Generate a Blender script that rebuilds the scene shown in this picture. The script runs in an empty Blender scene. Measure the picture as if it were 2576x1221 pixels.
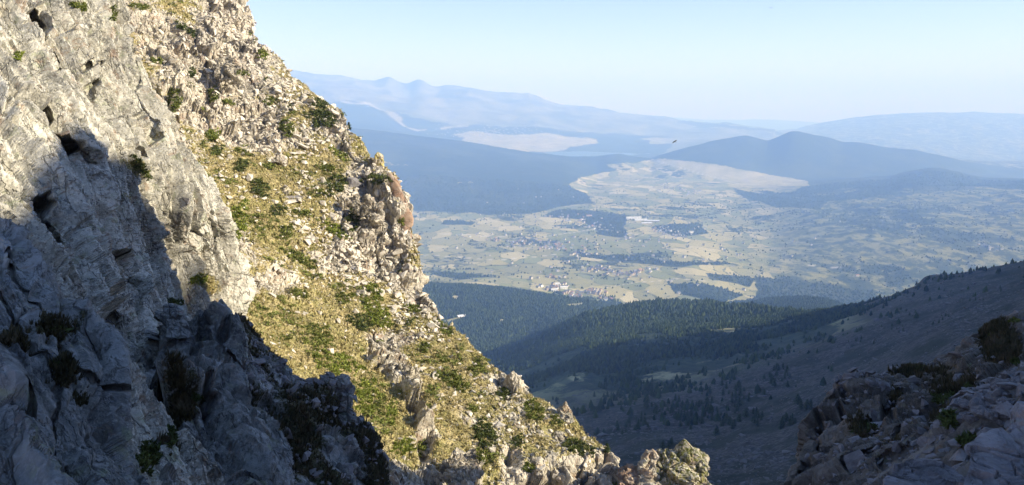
import bpy, math, random
import numpy as np
from mathutils import Vector, Quaternion, Euler
random.seed(7)
RNG = np.random.default_rng(7)
R = math.radians
# ------------------------------------------------------------------ camera, sky, sun, exposure
sc = bpy.context.scene
ZC = 1300.0                       # height of the camera above the datum
PITCH = R(9.78)
FPX = 2022.0                      # focal length in pixels of a 2576 x 1221 frame
cam_d = bpy.data.cameras.new('camera'); cam = bpy.data.objects.new('camera', cam_d)
sc.collection.objects.link(cam); sc.camera = cam
cam.location = (0, 0, ZC); cam.rotation_euler = (R(90) - PITCH, 0, 0)
cam_d.sensor_fit = 'HORIZONTAL'; cam_d.sensor_width = 36.0; cam_d.lens = 36.0 * FPX / 2576.0
cam_d.clip_start = 0.3; cam_d.clip_end = 200000.0
SUN_AZ, SUN_EL = R(103), R(25)    # azimuth clockwise from +Y
SUN = np.array([math.sin(SUN_AZ) * math.cos(SUN_EL), math.cos(SUN_AZ) * math.cos(SUN_EL), math.sin(SUN_EL)])
world = bpy.data.worlds.new('World'); sc.world = world; world.use_nodes = True
wn = world.node_tree; wn.nodes.clear()
sky = wn.nodes.new('ShaderNodeTexSky'); sky.sky_type = 'NISHITA'; sky.sun_disc = False
sky.sun_elevation = SUN_EL; sky.sun_rotation = SUN_AZ; sky.altitude = 2000
sky.air_density = 0.9; sky.dust_density = 0.5; sky.ozone_density = 3.5
bg = wn.nodes.new('ShaderNodeBackground'); bg.inputs['Strength'].default_value = 0.092
wo = wn.nodes.new('ShaderNodeOutputWorld')
mx = wn.nodes.new('ShaderNodeMix'); mx.data_type = 'RGBA'; mx.blend_type = 'MULTIPLY'; mx.inputs[0].default_value = 1.0; mx.inputs[7].default_value = (0.93, 1.0, 1.34, 1)
tcw = wn.nodes.new('ShaderNodeTexCoord'); sxy = wn.nodes.new('ShaderNodeSeparateXYZ'); rmp = wn.nodes.new('ShaderNodeValToRGB')
wn.links.new(tcw.outputs['Generated'], sxy.inputs[0]); wn.links.new(sxy.outputs['Z'], rmp.inputs[0]); wn.links.new(rmp.outputs[0], mx.inputs[7])
e = rmp.color_ramp.elements; e[0].position = 0.0; e[0].color = (1.62, 1.27, 1.62, 1); e[1].position = 0.75; e[1].color = (1.2, 1.14, 1.06, 1)
k = e.new(0.30); k.color = (1.20, 0.95, 1.26, 1)
wn.links.new(sky.outputs[0], mx.inputs[6]); wn.links.new(mx.outputs[2], bg.inputs[0]); wn.links.new(bg.outputs[0], wo.inputs[0])
sun_d = bpy.data.lights.new('sun', 'SUN'); sun_d.energy = 5.0; sun_d.angle = R(0.5); sun_d.color = (1.0, 0.955, 0.87)
sun_o = bpy.data.objects.new('sun', sun_d); sc.collection.objects.link(sun_o)
sun_o.rotation_euler = Vector(SUN).to_track_quat('Z', 'Y').to_euler()
sc.view_settings.view_transform = 'Standard'; sc.view_settings.look = 'None'
sc.view_settings.exposure = 1.0; sc.view_settings.gamma = 1.0
sc.cycles.use_denoising = True
sc.cycles.volume_bounces = 3
sc.cycles.max_bounces = 6; sc.cycles.diffuse_bounces = 3
sc.cycles.sample_clamp_indirect = 4.0

# ------------------------------------------------------------------ maths helpers
CP, SP = math.cos(PITCH), math.sin(PITCH)
def W(px, py, Y):
    """world point seen at pixel (px,py) of the 2576 frame at forward distance Y"""
    px = np.asarray(px, float); py = np.asarray(py, float); Y = np.asarray(Y, float)
    u = (px - 1288.0) / FPX; v = (610.5 - py) / FPX
    dy = CP + v * SP; dz = -SP + v * CP
    return np.stack([u / dy * Y, Y * np.ones_like(u), ZC + dz / dy * Y], -1)
def project(P):
    x, y, z = P[..., 0], P[..., 1], P[..., 2] - ZC
    f = y * CP - z * SP; up = y * SP + z * CP
    f = np.where(np.abs(f) < 1e-3, 1e-3, f)
    return 1288 + FPX * x / f, 610.5 - FPX * up / f, f
def hsh(ix, iy, iz, seed):
    n = (ix.astype(np.int64) * 73856093) ^ (iy.astype(np.int64) * 19349663) ^ (iz.astype(np.int64) * 83492791) ^ (seed * 2654435761)
    n = (n ^ (n >> 13)) & 0xffffffff
    n = (n * 1274126177) & 0xffffffff
    n = (n ^ (n >> 16)) & 0xffffffff
    n = (n * 2246822519) & 0xffffffff
    n = n ^ (n >> 15)
    return (n & 0xffffff).astype(np.float32) / 16777216.0
def vnoise(P, seed=0):
    f = np.floor(P); t = (P - f).astype(np.float32); i = f.astype(np.int64)
    t = t * t * t * (t * (t * 6 - 15) + 10)
    out = 0
    for dx in (0, 1):
        wx = t[..., 0] if dx else 1 - t[..., 0]
        for dy in (0, 1):
            wy = t[..., 1] if dy else 1 - t[..., 1]
            for dz in (0, 1):
                wz = t[..., 2] if dz else 1 - t[..., 2]
                out = out + hsh(i[..., 0] + dx, i[..., 1] + dy, i[..., 2] + dz, seed) * wx * wy * wz
    return out
def fbm(P, octv=4, seed=0, gain=0.5):
    a, s, o = 1.0, 0.0, 0
    for k in range(octv):
        o = o + a * (vnoise(P * (2.03 ** k) + 17.3 * k, seed + k) - 0.5); s += a; a *= gain
    return o / s * 2
def ridged(P, octv=4, seed=0):
    a, s, o = 1.0, 0.0, 0
    for k in range(octv):
        o = o + a * (1 - np.abs(vnoise(P * (2.03 ** k) + 9.1 * k, seed + k) * 2 - 1)); s += a; a *= 0.5
    return o / s
def facets(P, size, seed, basis=None, tilt=1.3):
    """broken rock: every cell is a tilted flat facet; returns height in -1..1 and distance to the joint"""
    Q = P if basis is None else P @ basis
    Q = Q / size
    f = np.floor(Q - 0.5).astype(np.int64)
    d1 = np.full(Q.shape[:-1], 9.0, np.float32); d2 = d1.copy(); hv = np.zeros_like(d1)
    for dx in (0, 1):
        for dy in (0, 1):
            for dz in (0, 1):
                ix, iy, iz = f[..., 0] + dx, f[..., 1] + dy, f[..., 2] + dz
                rx = (Q[..., 0] - ix - 0.15 - 0.7 * hsh(ix, iy, iz, seed)).astype(np.float32)
                ry = (Q[..., 1] - iy - 0.15 - 0.7 * hsh(ix, iy, iz, seed + 1)).astype(np.float32)
                rz = (Q[..., 2] - iz - 0.15 - 0.7 * hsh(ix, iy, iz, seed + 2)).astype(np.float32)
                d = rx * rx + ry * ry + rz * rz
                h = (hsh(ix, iy, iz, seed + 3) * 2 - 1) + tilt * (rx * (hsh(ix, iy, iz, seed + 4) * 2 - 1) + ry * (hsh(ix, iy, iz, seed + 5) * 2 - 1) + rz * (hsh(ix, iy, iz, seed + 6) * 2 - 1))
                m = d < d1
                d2 = np.where(m, d1, np.minimum(d2, d)); hv = np.where(m, h, hv); d1 = np.where(m, d, d1)
    return hv, np.sqrt(d2) - np.sqrt(d1)
def shingle(P, basis, L, seed, wob=.5):
    e = basis[:, 1]; e = e if e[0] > 0 else -e; e = e / np.linalg.norm(e)
    s = P @ e / L + wob * fbm(P @ basis / (2.2 * L), 3, seed); f = s - np.floor(s); return 0.5 - f + sstep(0.90, 1.0, f)
def norm(v): return v / np.maximum(np.linalg.norm(v, axis=-1, keepdims=True), 1e-9)
def sstep(a, b, x):
    t = np.clip((x - a) / (b - a), 0, 1); return t * t * (3 - 2 * t)
def blobs(px, py, L):
    o = np.zeros_like(px)
    for (cx, cy, rx, ry, v) in L:
        o = o + v * np.exp(-((px - cx) / rx) ** 2 - ((py - cy) / ry) ** 2)
    return o

# ------------------------------------------------------------------ object helpers
COL = sc.collection
def tag(o, label=None, cat=None, group=None, kind=None):
    if label: o['label'] = label
    if cat: o['category'] = cat
    if group: o['group'] = group
    if kind: o['kind'] = kind
    return o
def mesh_np(name, V, F, mats=(), attrs=None, matidx=None, smooth=False):
    """V (n,3), F (m,k) with k = 3 or 4"""
    me = bpy.data.meshes.new(name); V = np.ascontiguousarray(V, np.float32); F = np.ascontiguousarray(F, np.int32)
    k = F.shape[1]
    me.vertices.add(len(V)); me.vertices.foreach_set('co', V.ravel())
    me.loops.add(F.size); me.loops.foreach_set('vertex_index', F.ravel())
    me.polygons.add(len(F)); me.polygons.foreach_set('loop_start', np.arange(0, F.size, k, dtype=np.int32))
    if matidx is not None: me.polygons.foreach_set('material_index', np.ascontiguousarray(matidx, np.int32))
    for m in mats: me.materials.append(m)
    me.update(calc_edges=True)
    if smooth: me.polygons.foreach_set('use_smooth', np.ones(len(F), bool))
    else: me.polygons.foreach_set('use_smooth', np.zeros(len(F), bool))
    for n, a in (attrs or {}).items():
        at = me.attributes.new(n, 'FLOAT', 'POINT'); at.data.foreach_set('value', np.ascontiguousarray(a.ravel(), np.float32))
    return me
def link(name, me, parent=None):
    o = bpy.data.objects.new(name, me); COL.objects.link(o)
    if parent: o.parent = parent
    return o
def grid_faces(nr, nc):
    i = np.arange((nr - 1) * (nc - 1)); r = i // (nc - 1); c = i % (nc - 1); a = r * nc + c
    return np.stack([a, a + 1, a + nc + 1, a + nc], 1)
def resample(C, n, key=None):
    C = np.asarray(C, float)
    K = C[:, :2] if key is None else key
    s = np.concatenate([[0], np.cumsum(np.linalg.norm(np.diff(K, axis=0), axis=1))]); s /= s[-1]
    t = np.linspace(0, 1, n)
    return np.stack([np.interp(t, s, C[:, j]) for j in range(C.shape[1])], 1)
def smooth1(A, w):
    if w < 1: return A
    k = np.ones(2 * w + 1) / (2 * w + 1)
    Pd = np.concatenate([np.repeat(A[:1], w, 0), A, np.repeat(A[-1:], w, 0)], 0)
    return np.stack([np.convolve(Pd[:, j], k, 'valid') for j in range(A.shape[1])], 1)
def loft(guides, ncols):
    """guides: list of (n,3) arrays; Catmull-Rom across the guides, ncols[k] columns between k and k+1"""
    G = np.stack(guides, 0); out = []
    for k in range(len(guides) - 1):
        p1, p2 = G[k], G[k + 1]; p0 = G[max(k - 1, 0)]; p3 = G[min(k + 2, len(G) - 1)]
        m1 = (p2 - p0) * 0.5; m2 = (p3 - p1) * 0.5
        L = np.linalg.norm(p2 - p1, axis=1, keepdims=True)
        m1 *= np.minimum(1, 1.2 * L / np.maximum(np.linalg.norm(m1, axis=1, keepdims=True), 1e-6))
        m2 *= np.minimum(1, 1.2 * L / np.maximum(np.linalg.norm(m2, axis=1, keepdims=True), 1e-6))
        n = ncols[k]; last = k == len(guides) - 2
        for t in np.linspace(0, 1, n + 1)[:(n + 1 if last else n)]:
            t2, t3 = t * t, t * t * t
            out.append((2*t3-3*t2+1)*p1 + (t3-2*t2+t)*m1 + (-2*t3+3*t2)*p2 + (t3-t2)*m2)
    return np.stack(out, 1)          # (rows, cols, 3)
def grid_normals(P, flip=False):
    du = np.gradient(P, axis=0); dv = np.gradient(P, axis=1)
    n = norm(np.cross(du, dv)); return -n if flip else n

# ------------------------------------------------------------------ materials
class NT:
    def __init__(s, name):
        s.m = bpy.data.materials.new(name); s.m.use_nodes = True; s.t = s.m.node_tree; s.t.nodes.clear()
        s.out = s.n('ShaderNodeOutputMaterial')
    def n(s, ty, **kw):
        x = s.t.nodes.new(ty)
        for k, v in kw.items(): setattr(x, k, v)
        return x
    def l(s, a, b): s.t.links.new(a, b)
    def put(s, sock, v):
        if isinstance(v, bpy.types.NodeSocket): s.l(v, sock)
        else: sock.default_value = (*v, 1.0) if isinstance(v, tuple) and len(v) == 3 and sock.type == 'RGBA' else v
    def coord(s, scale=(1, 1, 1), kind='Object', rot=(0, 0, 0)):
        c = s.n('ShaderNodeTexCoord'); mp = s.n('ShaderNodeMapping'); mp.inputs['Scale'].default_value = scale; mp.inputs['Rotation'].default_value = rot
        s.l(c.outputs[kind], mp.inputs['Vector']); return mp.outputs[0]
    def noise(s, vec, scale, detail=6, rough=0.55, dist=0.0):
        x = s.n('ShaderNodeTexNoise'); s.l(vec, x.inputs['Vector'])
        x.inputs['Scale'].default_value = scale; x.inputs['Detail'].default_value = detail; x.inputs['Roughness'].default_value = rough; x.inputs['Distortion'].default_value = dist
        return x.outputs['Fac']
    def vor(s, vec, scale, feature='F1', out='Distance', rnd=1.0):
        x = s.n('ShaderNodeTexVoronoi'); x.feature = feature; s.l(vec, x.inputs['Vector']); x.inputs['Scale'].default_value = scale
        x.inputs['Randomness'].default_value = rnd
        return x.outputs[out]
    def step(s, v, a, b, lo=0.0, hi=1.0):
        x = s.n('ShaderNodeMapRange'); x.interpolation_type = 'SMOOTHSTEP' if True else 'LINEAR'
        s.put(x.inputs['Value'], v); x.inputs['From Min'].default_value = a; x.inputs['From Max'].default_value = b
        x.inputs['To Min'].default_value = lo; x.inputs['To Max'].default_value = hi
        return x.outputs['Result']
    def math(s, op, a, b=0.0):
        x = s.n('ShaderNodeMath', operation=op); s.put(x.inputs[0], a); s.put(x.inputs[1], b); return x.outputs[0]
    def mix(s, f, a, b):
        x = s.n('ShaderNodeMix', data_type='RGBA'); s.put(x.inputs[0], f); s.put(x.inputs[6], a); s.put(x.inputs[7], b); return x.outputs[2]
    def ramp(s, v, stops, interp='LINEAR'):
        x = s.n('ShaderNodeValToRGB'); x.color_ramp.interpolation = interp; e = x.color_ramp.elements
        while len(e) > 1: e.remove(e[-1])
        e[0].position = stops[0][0]; e[0].color = (*stops[0][1], 1)
        for p, c in stops[1:]:
            k = e.new(p); k.color = (*c, 1)
        s.l(v, x.inputs[0]); return x.outputs[0]
    def attr(s, name):
        x = s.n('ShaderNodeAttribute'); x.attribute_name = name; return x.outputs['Fac']
    def rnd(s): return s.n('ShaderNodeObjectInfo').outputs['Random']
    def finish(s, col, rough=0.9, bump=None, bstr=0.5, bdist=0.1, spec=0.2, trans=None):
        p = s.n('ShaderNodeBsdfPrincipled'); s.put(p.inputs['Base Color'], col); s.put(p.inputs['Roughness'], rough)
        p.inputs['Specular IOR Level'].default_value = spec
        if bump is not None:
            b = s.n('ShaderNodeBump'); b.inputs['Strength'].default_value = bstr; b.inputs['Distance'].default_value = bdist
            s.l(bump, b.inputs['Height']); s.l(b.outputs[0], p.inputs['Normal'])
        s.l(p.outputs[0], s.out.inputs['Surface']); return s.m

def basis_from(d, stretch, up=(0, 0, 1)):
    """coordinates stretched along direction d"""
    d = norm(np.array(d, float)); e = norm(np.cross(d, np.array(up, float))); f = np.cross(d, e)
    return np.stack([d / stretch, e, f], 1)

CLEAV = W(585, 780, 40) - W(300, 0, 46)
BAS = basis_from(CLEAV, 3.0)
BASB = basis_from(W(1060, 1000, 75) - W(950, 560, 85), 1.7)
def rock_mat(name, pale, mid, dark, sc1=1.0, *a, strata=None, **kw):
    return _rock(name, pale, mid, dark, sc1, *a, strata=strata, **kw)
def _rock(name, pale, mid, dark, sc1=1.0, stain=0.5, yellow=0.5, green=0.3, grass=True, speck=1.0, bdist=0.08,
             gcol=((0.58, 0.48, 0.25), (0.42, 0.36, 0.155), (0.22, 0.21, 0.07)), gscale=1.0, speckscale=6.0, strata=None, sstr=0.45):
    t = NT(name); v = t.coord()
    big = t.noise(v, 0.22 * sc1, 5, 0.6); med = t.noise(v, 1.3 * sc1, 7, 0.7); fine = t.noise(v, speckscale * sc1, 8, 0.75)
    base = t.ramp(t.math('ADD', t.math('MULTIPLY', big, 0.5), t.math('MULTIPLY', med, 0.5)), [(0.34, dark), (0.47, mid), (0.6, pale)])
    spk = t.step(fine, 0.50, 0.58); base = t.mix(t.math('MULTIPLY', spk, 0.55 * speck), base, pale)
    spd = t.step(t.noise(v, speckscale * 0.7 * sc1, 6, 0.8), 0.55, 0.64); base = t.mix(t.math('MULTIPLY', spd, 0.6 * speck), base, dark)
    st = t.step(t.noise(v, 0.8 * sc1, 6, 0.7, 0.6), 0.60 - 0.1 * stain, 0.72 - 0.1 * stain); base = t.mix(t.math('MULTIPLY', st, 0.55), base, (0.30, 0.18, 0.105))
    gr = t.step(t.noise(v, 0.9 * sc1, 7, 0.75, 0.2), 0.62 - 0.14 * green, 0.72 - 0.14 * green); base = t.mix(t.math('MULTIPLY', gr, 0.55), base, (0.30, 0.33, 0.19))
    ye = t.step(t.noise(v, 1.9 * sc1, 6, 0.7, 0.3), 0.70 - 0.1 * yellow, 0.76 - 0.1 * yellow); base = t.mix(t.math('MULTIPLY', ye, 0.7), base, (0.45, 0.38, 0.06))
    sb = 0.0
    if strata is not None:
        cx = t.n('ShaderNodeCombineXYZ')
        for i in range(3):
            dp = t.n('ShaderNodeVectorMath', operation='DOT_PRODUCT'); t.l(v, dp.inputs[0]); dp.inputs[1].default_value = tuple(strata[:, i]); t.l(dp.outputs['Value'], cx.inputs[i])
        q = cx.outputs[0]; n1 = t.noise(q, 0.55, 5, 0.55); n2 = t.noise(q, 2.2, 6, 0.65)
        ck = t.math('MAXIMUM', t.step(t.math('ABSOLUTE', t.math('SUBTRACT', n1, 0.5)), 0.0, 0.010, 1.0, 0.0), t.math('MULTIPLY', t.step(t.math('ABSOLUTE', t.math('SUBTRACT', n2, 0.5)), 0.0, 0.012, 1.0, 0.0), .6))
        base = t.mix(t.math('MULTIPLY', ck, sstr), base, tuple(c * .35 for c in dark)); base = t.mix(t.math('MULTIPLY', t.step(n2, .54, .66), .2), base, pale)
        sb = t.math('MULTIPLY', ck, -0.9)
    if grass:
        g = t.noise(v, 0.9 * gscale, 7, 0.7); gc = t.ramp(g, [(0.36, gcol[2]), (0.5, gcol[1]), (0.62, gcol[0])])
        gc = t.mix(t.math('MULTIPLY', t.step(t.noise(v, 0.28 * gscale, 5, 0.6), 0.48, 0.62), .6), gc, tuple(a * .75 + b * .1 for a, b in zip(gcol[0], (1, .6, .4)))); gc = t.mix(t.step(t.noise(v, 9 * gscale, 4, 0.7), 0.45, 0.62), gc, tuple(c * 0.55 for c in gcol[2]))
        a = t.math('ADD', t.attr('grass'), t.math('MULTIPLY', t.math('SUBTRACT', t.noise(v, 2.2 * gscale, 8, 0.75), 0.5), 1.5))
        base = t.mix(t.step(a, 0.42, 0.58), base, gc)
    return t.finish(base, 0.92, t.math('ADD', t.math('ADD', med, t.math('MULTIPLY', fine, 0.6)), sb), 0.9, bdist)

M_SLAB = rock_mat('cliff_rock', (0.62, 0.59, 0.50), (0.39, 0.37, 0.31), (0.080, 0.08, 0.075), 1.6, 0.5, 0.25, 0.5, True, 1.5, 0.07, gscale=2, speckscale=5, strata=basis_from(CLEAV, 3.5))
M_SLOPE = rock_mat('slope_rock', (0.66, 0.60, 0.48), (0.41, 0.37, 0.295), (0.12, 0.11, 0.095), 0.6, 0.75, 0.6, 0.25, True, 1.2, 0.2, strata=BASB * .5)
M_DARK = rock_mat('shaded_rock', (0.36, 0.36, 0.335), (0.20, 0.20, 0.185), (0.065, 0.063, 0.06), 1.6, 0.35, 0.1, 0.45, True, 1.0, 0.07, gscale=2, strata=basis_from(CLEAV, 4),  # darker copy of the rock and its grass, shade put into the colour
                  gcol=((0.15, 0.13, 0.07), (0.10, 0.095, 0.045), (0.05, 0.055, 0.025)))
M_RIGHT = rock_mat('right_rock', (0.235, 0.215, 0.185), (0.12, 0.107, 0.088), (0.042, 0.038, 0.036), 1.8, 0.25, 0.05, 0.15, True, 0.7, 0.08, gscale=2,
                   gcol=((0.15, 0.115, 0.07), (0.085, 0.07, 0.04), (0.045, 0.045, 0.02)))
M_STONE = rock_mat('pale_stone', (0.72, 0.66, 0.55), (0.52, 0.47, 0.38), (0.19, 0.175, 0.145), 1.5, 0.5, 0.2, 0.1, False, 0.8, 0.05)
M_LICHEN = rock_mat('lichen_stone', (0.66, 0.60, 0.48), (0.42, 0.36, 0.27), (0.20, 0.15, 0.10), 0.9, 0.9, 2.2, 0.2, False, 0.9, 0.08)
M_BROWN = rock_mat('iron_stained_rock', (0.44, 0.37, 0.29), (0.26, 0.19, 0.14), (0.10, 0.06, 0.045), 0.9, 1.6, 0.1, 0.0, False, 0.5, 0.08)
M_PINN = rock_mat('pinnacle_rock', (0.54, 0.50, 0.41), (0.25, 0.225, 0.165), (0.10, 0.088, 0.07), 1.1, 0.9, 0.5, 0.3, True, 1.0, 0.1, gscale=1.5,
                  gcol=((0.24, 0.22, 0.08), (0.17, 0.17, 0.05), (0.10, 0.11, 0.03)))
M_BOULDER = rock_mat('grey_boulder', (0.29, 0.275, 0.27), (0.18, 0.17, 0.168), (0.075, 0.07, 0.07), 2.5, 0.4, 0.0, 0.1, False, 0.6, 0.03)

def leaf_mat(name, a, b, c):
    t = NT(name); v = t.coord()
    col = t.ramp(t.noise(v, 1.7, 4, 0.7), [(0.35, a), (0.5, b), (0.65, c)])
    g = t.n('ShaderNodeNewGeometry'); col = t.mix(t.math('MULTIPLY', g.outputs['Random Per Island'], 0.6), col, tuple(x * 0.45 for x in a))
    return t.finish(col, 0.8, spec=0.25)
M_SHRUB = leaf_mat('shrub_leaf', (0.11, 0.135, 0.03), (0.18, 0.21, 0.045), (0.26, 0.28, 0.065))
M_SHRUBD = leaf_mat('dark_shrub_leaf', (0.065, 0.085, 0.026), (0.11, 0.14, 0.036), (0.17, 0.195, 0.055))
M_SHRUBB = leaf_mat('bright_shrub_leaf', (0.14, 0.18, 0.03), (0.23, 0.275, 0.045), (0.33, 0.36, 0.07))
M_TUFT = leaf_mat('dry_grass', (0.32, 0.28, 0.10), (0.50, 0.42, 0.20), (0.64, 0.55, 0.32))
M_TUFTD = leaf_mat('shaded_grass', (0.05, 0.05, 0.025), (0.10, 0.085, 0.04), (0.16, 0.12, 0.07))  # dark copy of the dry grass, shade put into the colour
t = NT('pine_crown'); col = t.mix(t.n('ShaderNodeNewGeometry').outputs['Random Per Island'], (0.018, 0.032, 0.014), (0.055, 0.075, 0.026))
M_PINE = t.finish(col, 0.85)
t = NT('pine_bark'); M_BARK = t.finish(t.ramp(t.noise(t.coord(), 4, 4), [(0.4, (0.06, 0.045, 0.035)), (0.6, (0.15, 0.12, 0.095))]), 0.9)
t = NT('wood_mass'); col = t.mix(t.n('ShaderNodeNewGeometry').outputs['Random Per Island'], (0.014, 0.030, 0.016), (0.060, 0.085, 0.030))
M_WOOD = t.finish(col, 0.9, spec=0.1)
t = NT('hedge_mass'); col = t.mix(t.n('ShaderNodeNewGeometry').outputs['Random Per Island'], (0.020, 0.038, 0.016), (0.065, 0.085, 0.030))
M_HEDGE = t.finish(col, 0.9, spec=0.1)
def plain(name, a, b, scale=0.4, rough=0.8):
    t = NT(name); return t.finish(t.mix(t.noise(t.coord(), scale, 4), a, b), rough)
M_WALLS = [plain('pale_render', (0.48, 0.44, 0.38), (0.58, 0.54, 0.47)), plain('cream_render', (0.40, 0.33, 0.26), (0.50, 0.42, 0.33)), plain('white_paint', (0.75, 0.75, 0.73), (0.82, 0.82, 0.80))]
M_ROOFS = [plain('slate_roof', (0.16, 0.17, 0.19), (0.24, 0.25, 0.27)), plain('tile_roof', (0.34, 0.20, 0.14), (0.42, 0.27, 0.20)), plain('metal_roof', (0.68, 0.69, 0.70), (0.76, 0.77, 0.78))]
M_WIN = plain('window_glass', (0.04, 0.05, 0.06), (0.07, 0.08, 0.09), rough=0.2)
M_BIRD = plain('dark_feather', (0.02, 0.02, 0.022), (0.04, 0.04, 0.042), 8)

# land far below: forest, fields, scree, bare mountain
t = NT('land'); v = t.coord()
fo = t.math('ADD', t.attr('forest'), t.math('MULTIPLY', t.math('SUBTRACT', t.noise(v, 0.006, 8, 0.7), 0.5), 1.6))
fo = t.step(fo, 0.44, 0.56)
fcol = t.mix(t.step(t.noise(v, 0.08, 5, 0.8), 0.42, 0.60), (0.020, 0.036, 0.022), (0.055, 0.075, 0.035)); fcol = t.mix(t.math('MULTIPLY', t.step(t.noise(v, 0.0016, 9, 0.75), .47, .6), .55), fcol, (0.085, 0.10, 0.05))
vf = t.n('ShaderNodeVectorMath', operation='ADD')
nz = t.n('ShaderNodeTexNoise'); t.l(v, nz.inputs['Vector']); nz.inputs['Scale'].default_value = 0.0035; nz.inputs['Detail'].default_value = 3
vs = t.n('ShaderNodeVectorMath', operation='SCALE'); t.l(nz.outputs['Color'], vs.inputs[0]); vs.inputs['Scale'].default_value = 260.0
t.l(v, vf.inputs[0]); t.l(vs.outputs[0], vf.inputs[1])
mp = t.n('ShaderNodeMapping'); mp.inputs['Scale'].default_value = (1.0, 0.62, 0.0); mp.inputs['Rotation'].default_value = (0, 0, R(24)); t.l(vf.outputs[0], mp.inputs['Vector'])
mv = mp.outputs[0]
cell = t.vor(mv, 0.0075, out='Color'); sep = t.n('ShaderNodeSeparateColor'); t.l(cell, sep.inputs[0])
fld = t.ramp(sep.outputs[0], [(0.0, (0.115, 0.15, 0.052)), (0.20, (0.22, 0.215, 0.085)), (0.36, (0.36, 0.32, 0.135)), (0.52, (0.17, 0.20, 0.07)), (0.66, (0.46, 0.40, 0.20)), (0.80, (0.26, 0.25, 0.105)), (0.92, (0.52, 0.45, 0.25))], 'CONSTANT')
fld = t.mix(t.math('MULTIPLY', t.noise(v, 0.012, 6, 0.7), 0.35), fld, (0.24, 0.23, 0.11))
edge = t.step(t.math('ADD', t.vor(mv, 0.0075, 'DISTANCE_TO_EDGE'), t.math('MULTIPLY', t.math('SUBTRACT', t.noise(v, 0.012, 5, 0.7), 0.48), 0.24)), 0.0, 0.035, 1.0, 0.0)
fld = t.mix(edge, fld, (0.04, 0.06, 0.028))
mead = t.mix(t.step(t.noise(v, 0.004, 8, 0.75), .35, .65), (0.25, 0.235, 0.12), (0.46, 0.40, 0.25))
scrub = t.mix(t.step(t.noise(v, 0.011, 8, 0.75), 0.44, 0.58), (0.055, 0.075, 0.035), (0.24, 0.23, 0.105))
base = t.mix(t.math('MULTIPLY', t.attr('meadow'), 0.8), fld, mead); base = t.mix(0.14, base, (0.62, 0.56, 0.34)); base = t.mix(t.attr('scrub'), base, scrub)
bare = t.mix(t.step(t.noise(v, 0.0012, 9, 0.7), .35, .65), (0.10, 0.115, 0.075), (0.27, 0.265, 0.20))
base = t.mix(t.attr('bare'), base, bare)
base = t.mix(fo, base, fcol)
sn = t.noise(v, 0.30, 9, 0.75); scr = t.ramp(sn, [(0.38, (0.032, 0.030, 0.024)), (0.5, (0.07, 0.064, 0.052)), (0.66, (0.15, 0.138, 0.12))])
scr = t.mix(t.step(t.noise(v, 0.022, 9, 0.8), 0.46, 0.56), scr, (0.035, 0.038, 0.022))
base = t.mix(t.attr('scree'), base, scr)
base = t.mix(t.attr('track'), base, (0.62, 0.56, 0.46))
lk = t.attr('lake')
base = t.mix(lk, base, (0.10, 0.16, 0.20))
M_LAND = t.finish(base, t.math('SUBTRACT', 0.95, t.math('MULTIPLY', lk, 0.55)), t.noise(v, 0.25, 6, 0.8), 0.6, 1.2, 0.1)

# ------------------------------------------------------------------ the big land: cirque, moraine, valley, plateau, mountains
def zl(px, Y, z):                 # knot given as height relative to the camera
    return (px, Y, None, z)
AX = np.linspace(-0.80, 1.15, 1150)            # x / y of the columns
def LN(knots):
    """one land line: knots (px, km, py) or zl(px, km, z) -> Y and z over the columns"""
    a, Y, z = [], [], []
    for k in knots:
        if len(k) == 4:
            px, y, _, zz = k; y *= 1000; a.append((px - 1288) / FPX / 1.0); Y.append(y); z.append(zz)
        else:
            px, y, py = k; p = W(px, py, y * 1000); a.append(p[0] / p[1]); Y.append(p[1]); z.append(p[2] - ZC)
    a, Y, z = map(np.array, (a, Y, z)); o = np.argsort(a); a, Y, z = a[o], Y[o], z[o]
    Yi = np.interp(AX, a, Y); ei = np.interp(AX, a, z / Y)
    return Yi, ei * Yi
def Yc(y, pts): return [(px, y, py) for px, py in pts]
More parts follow.
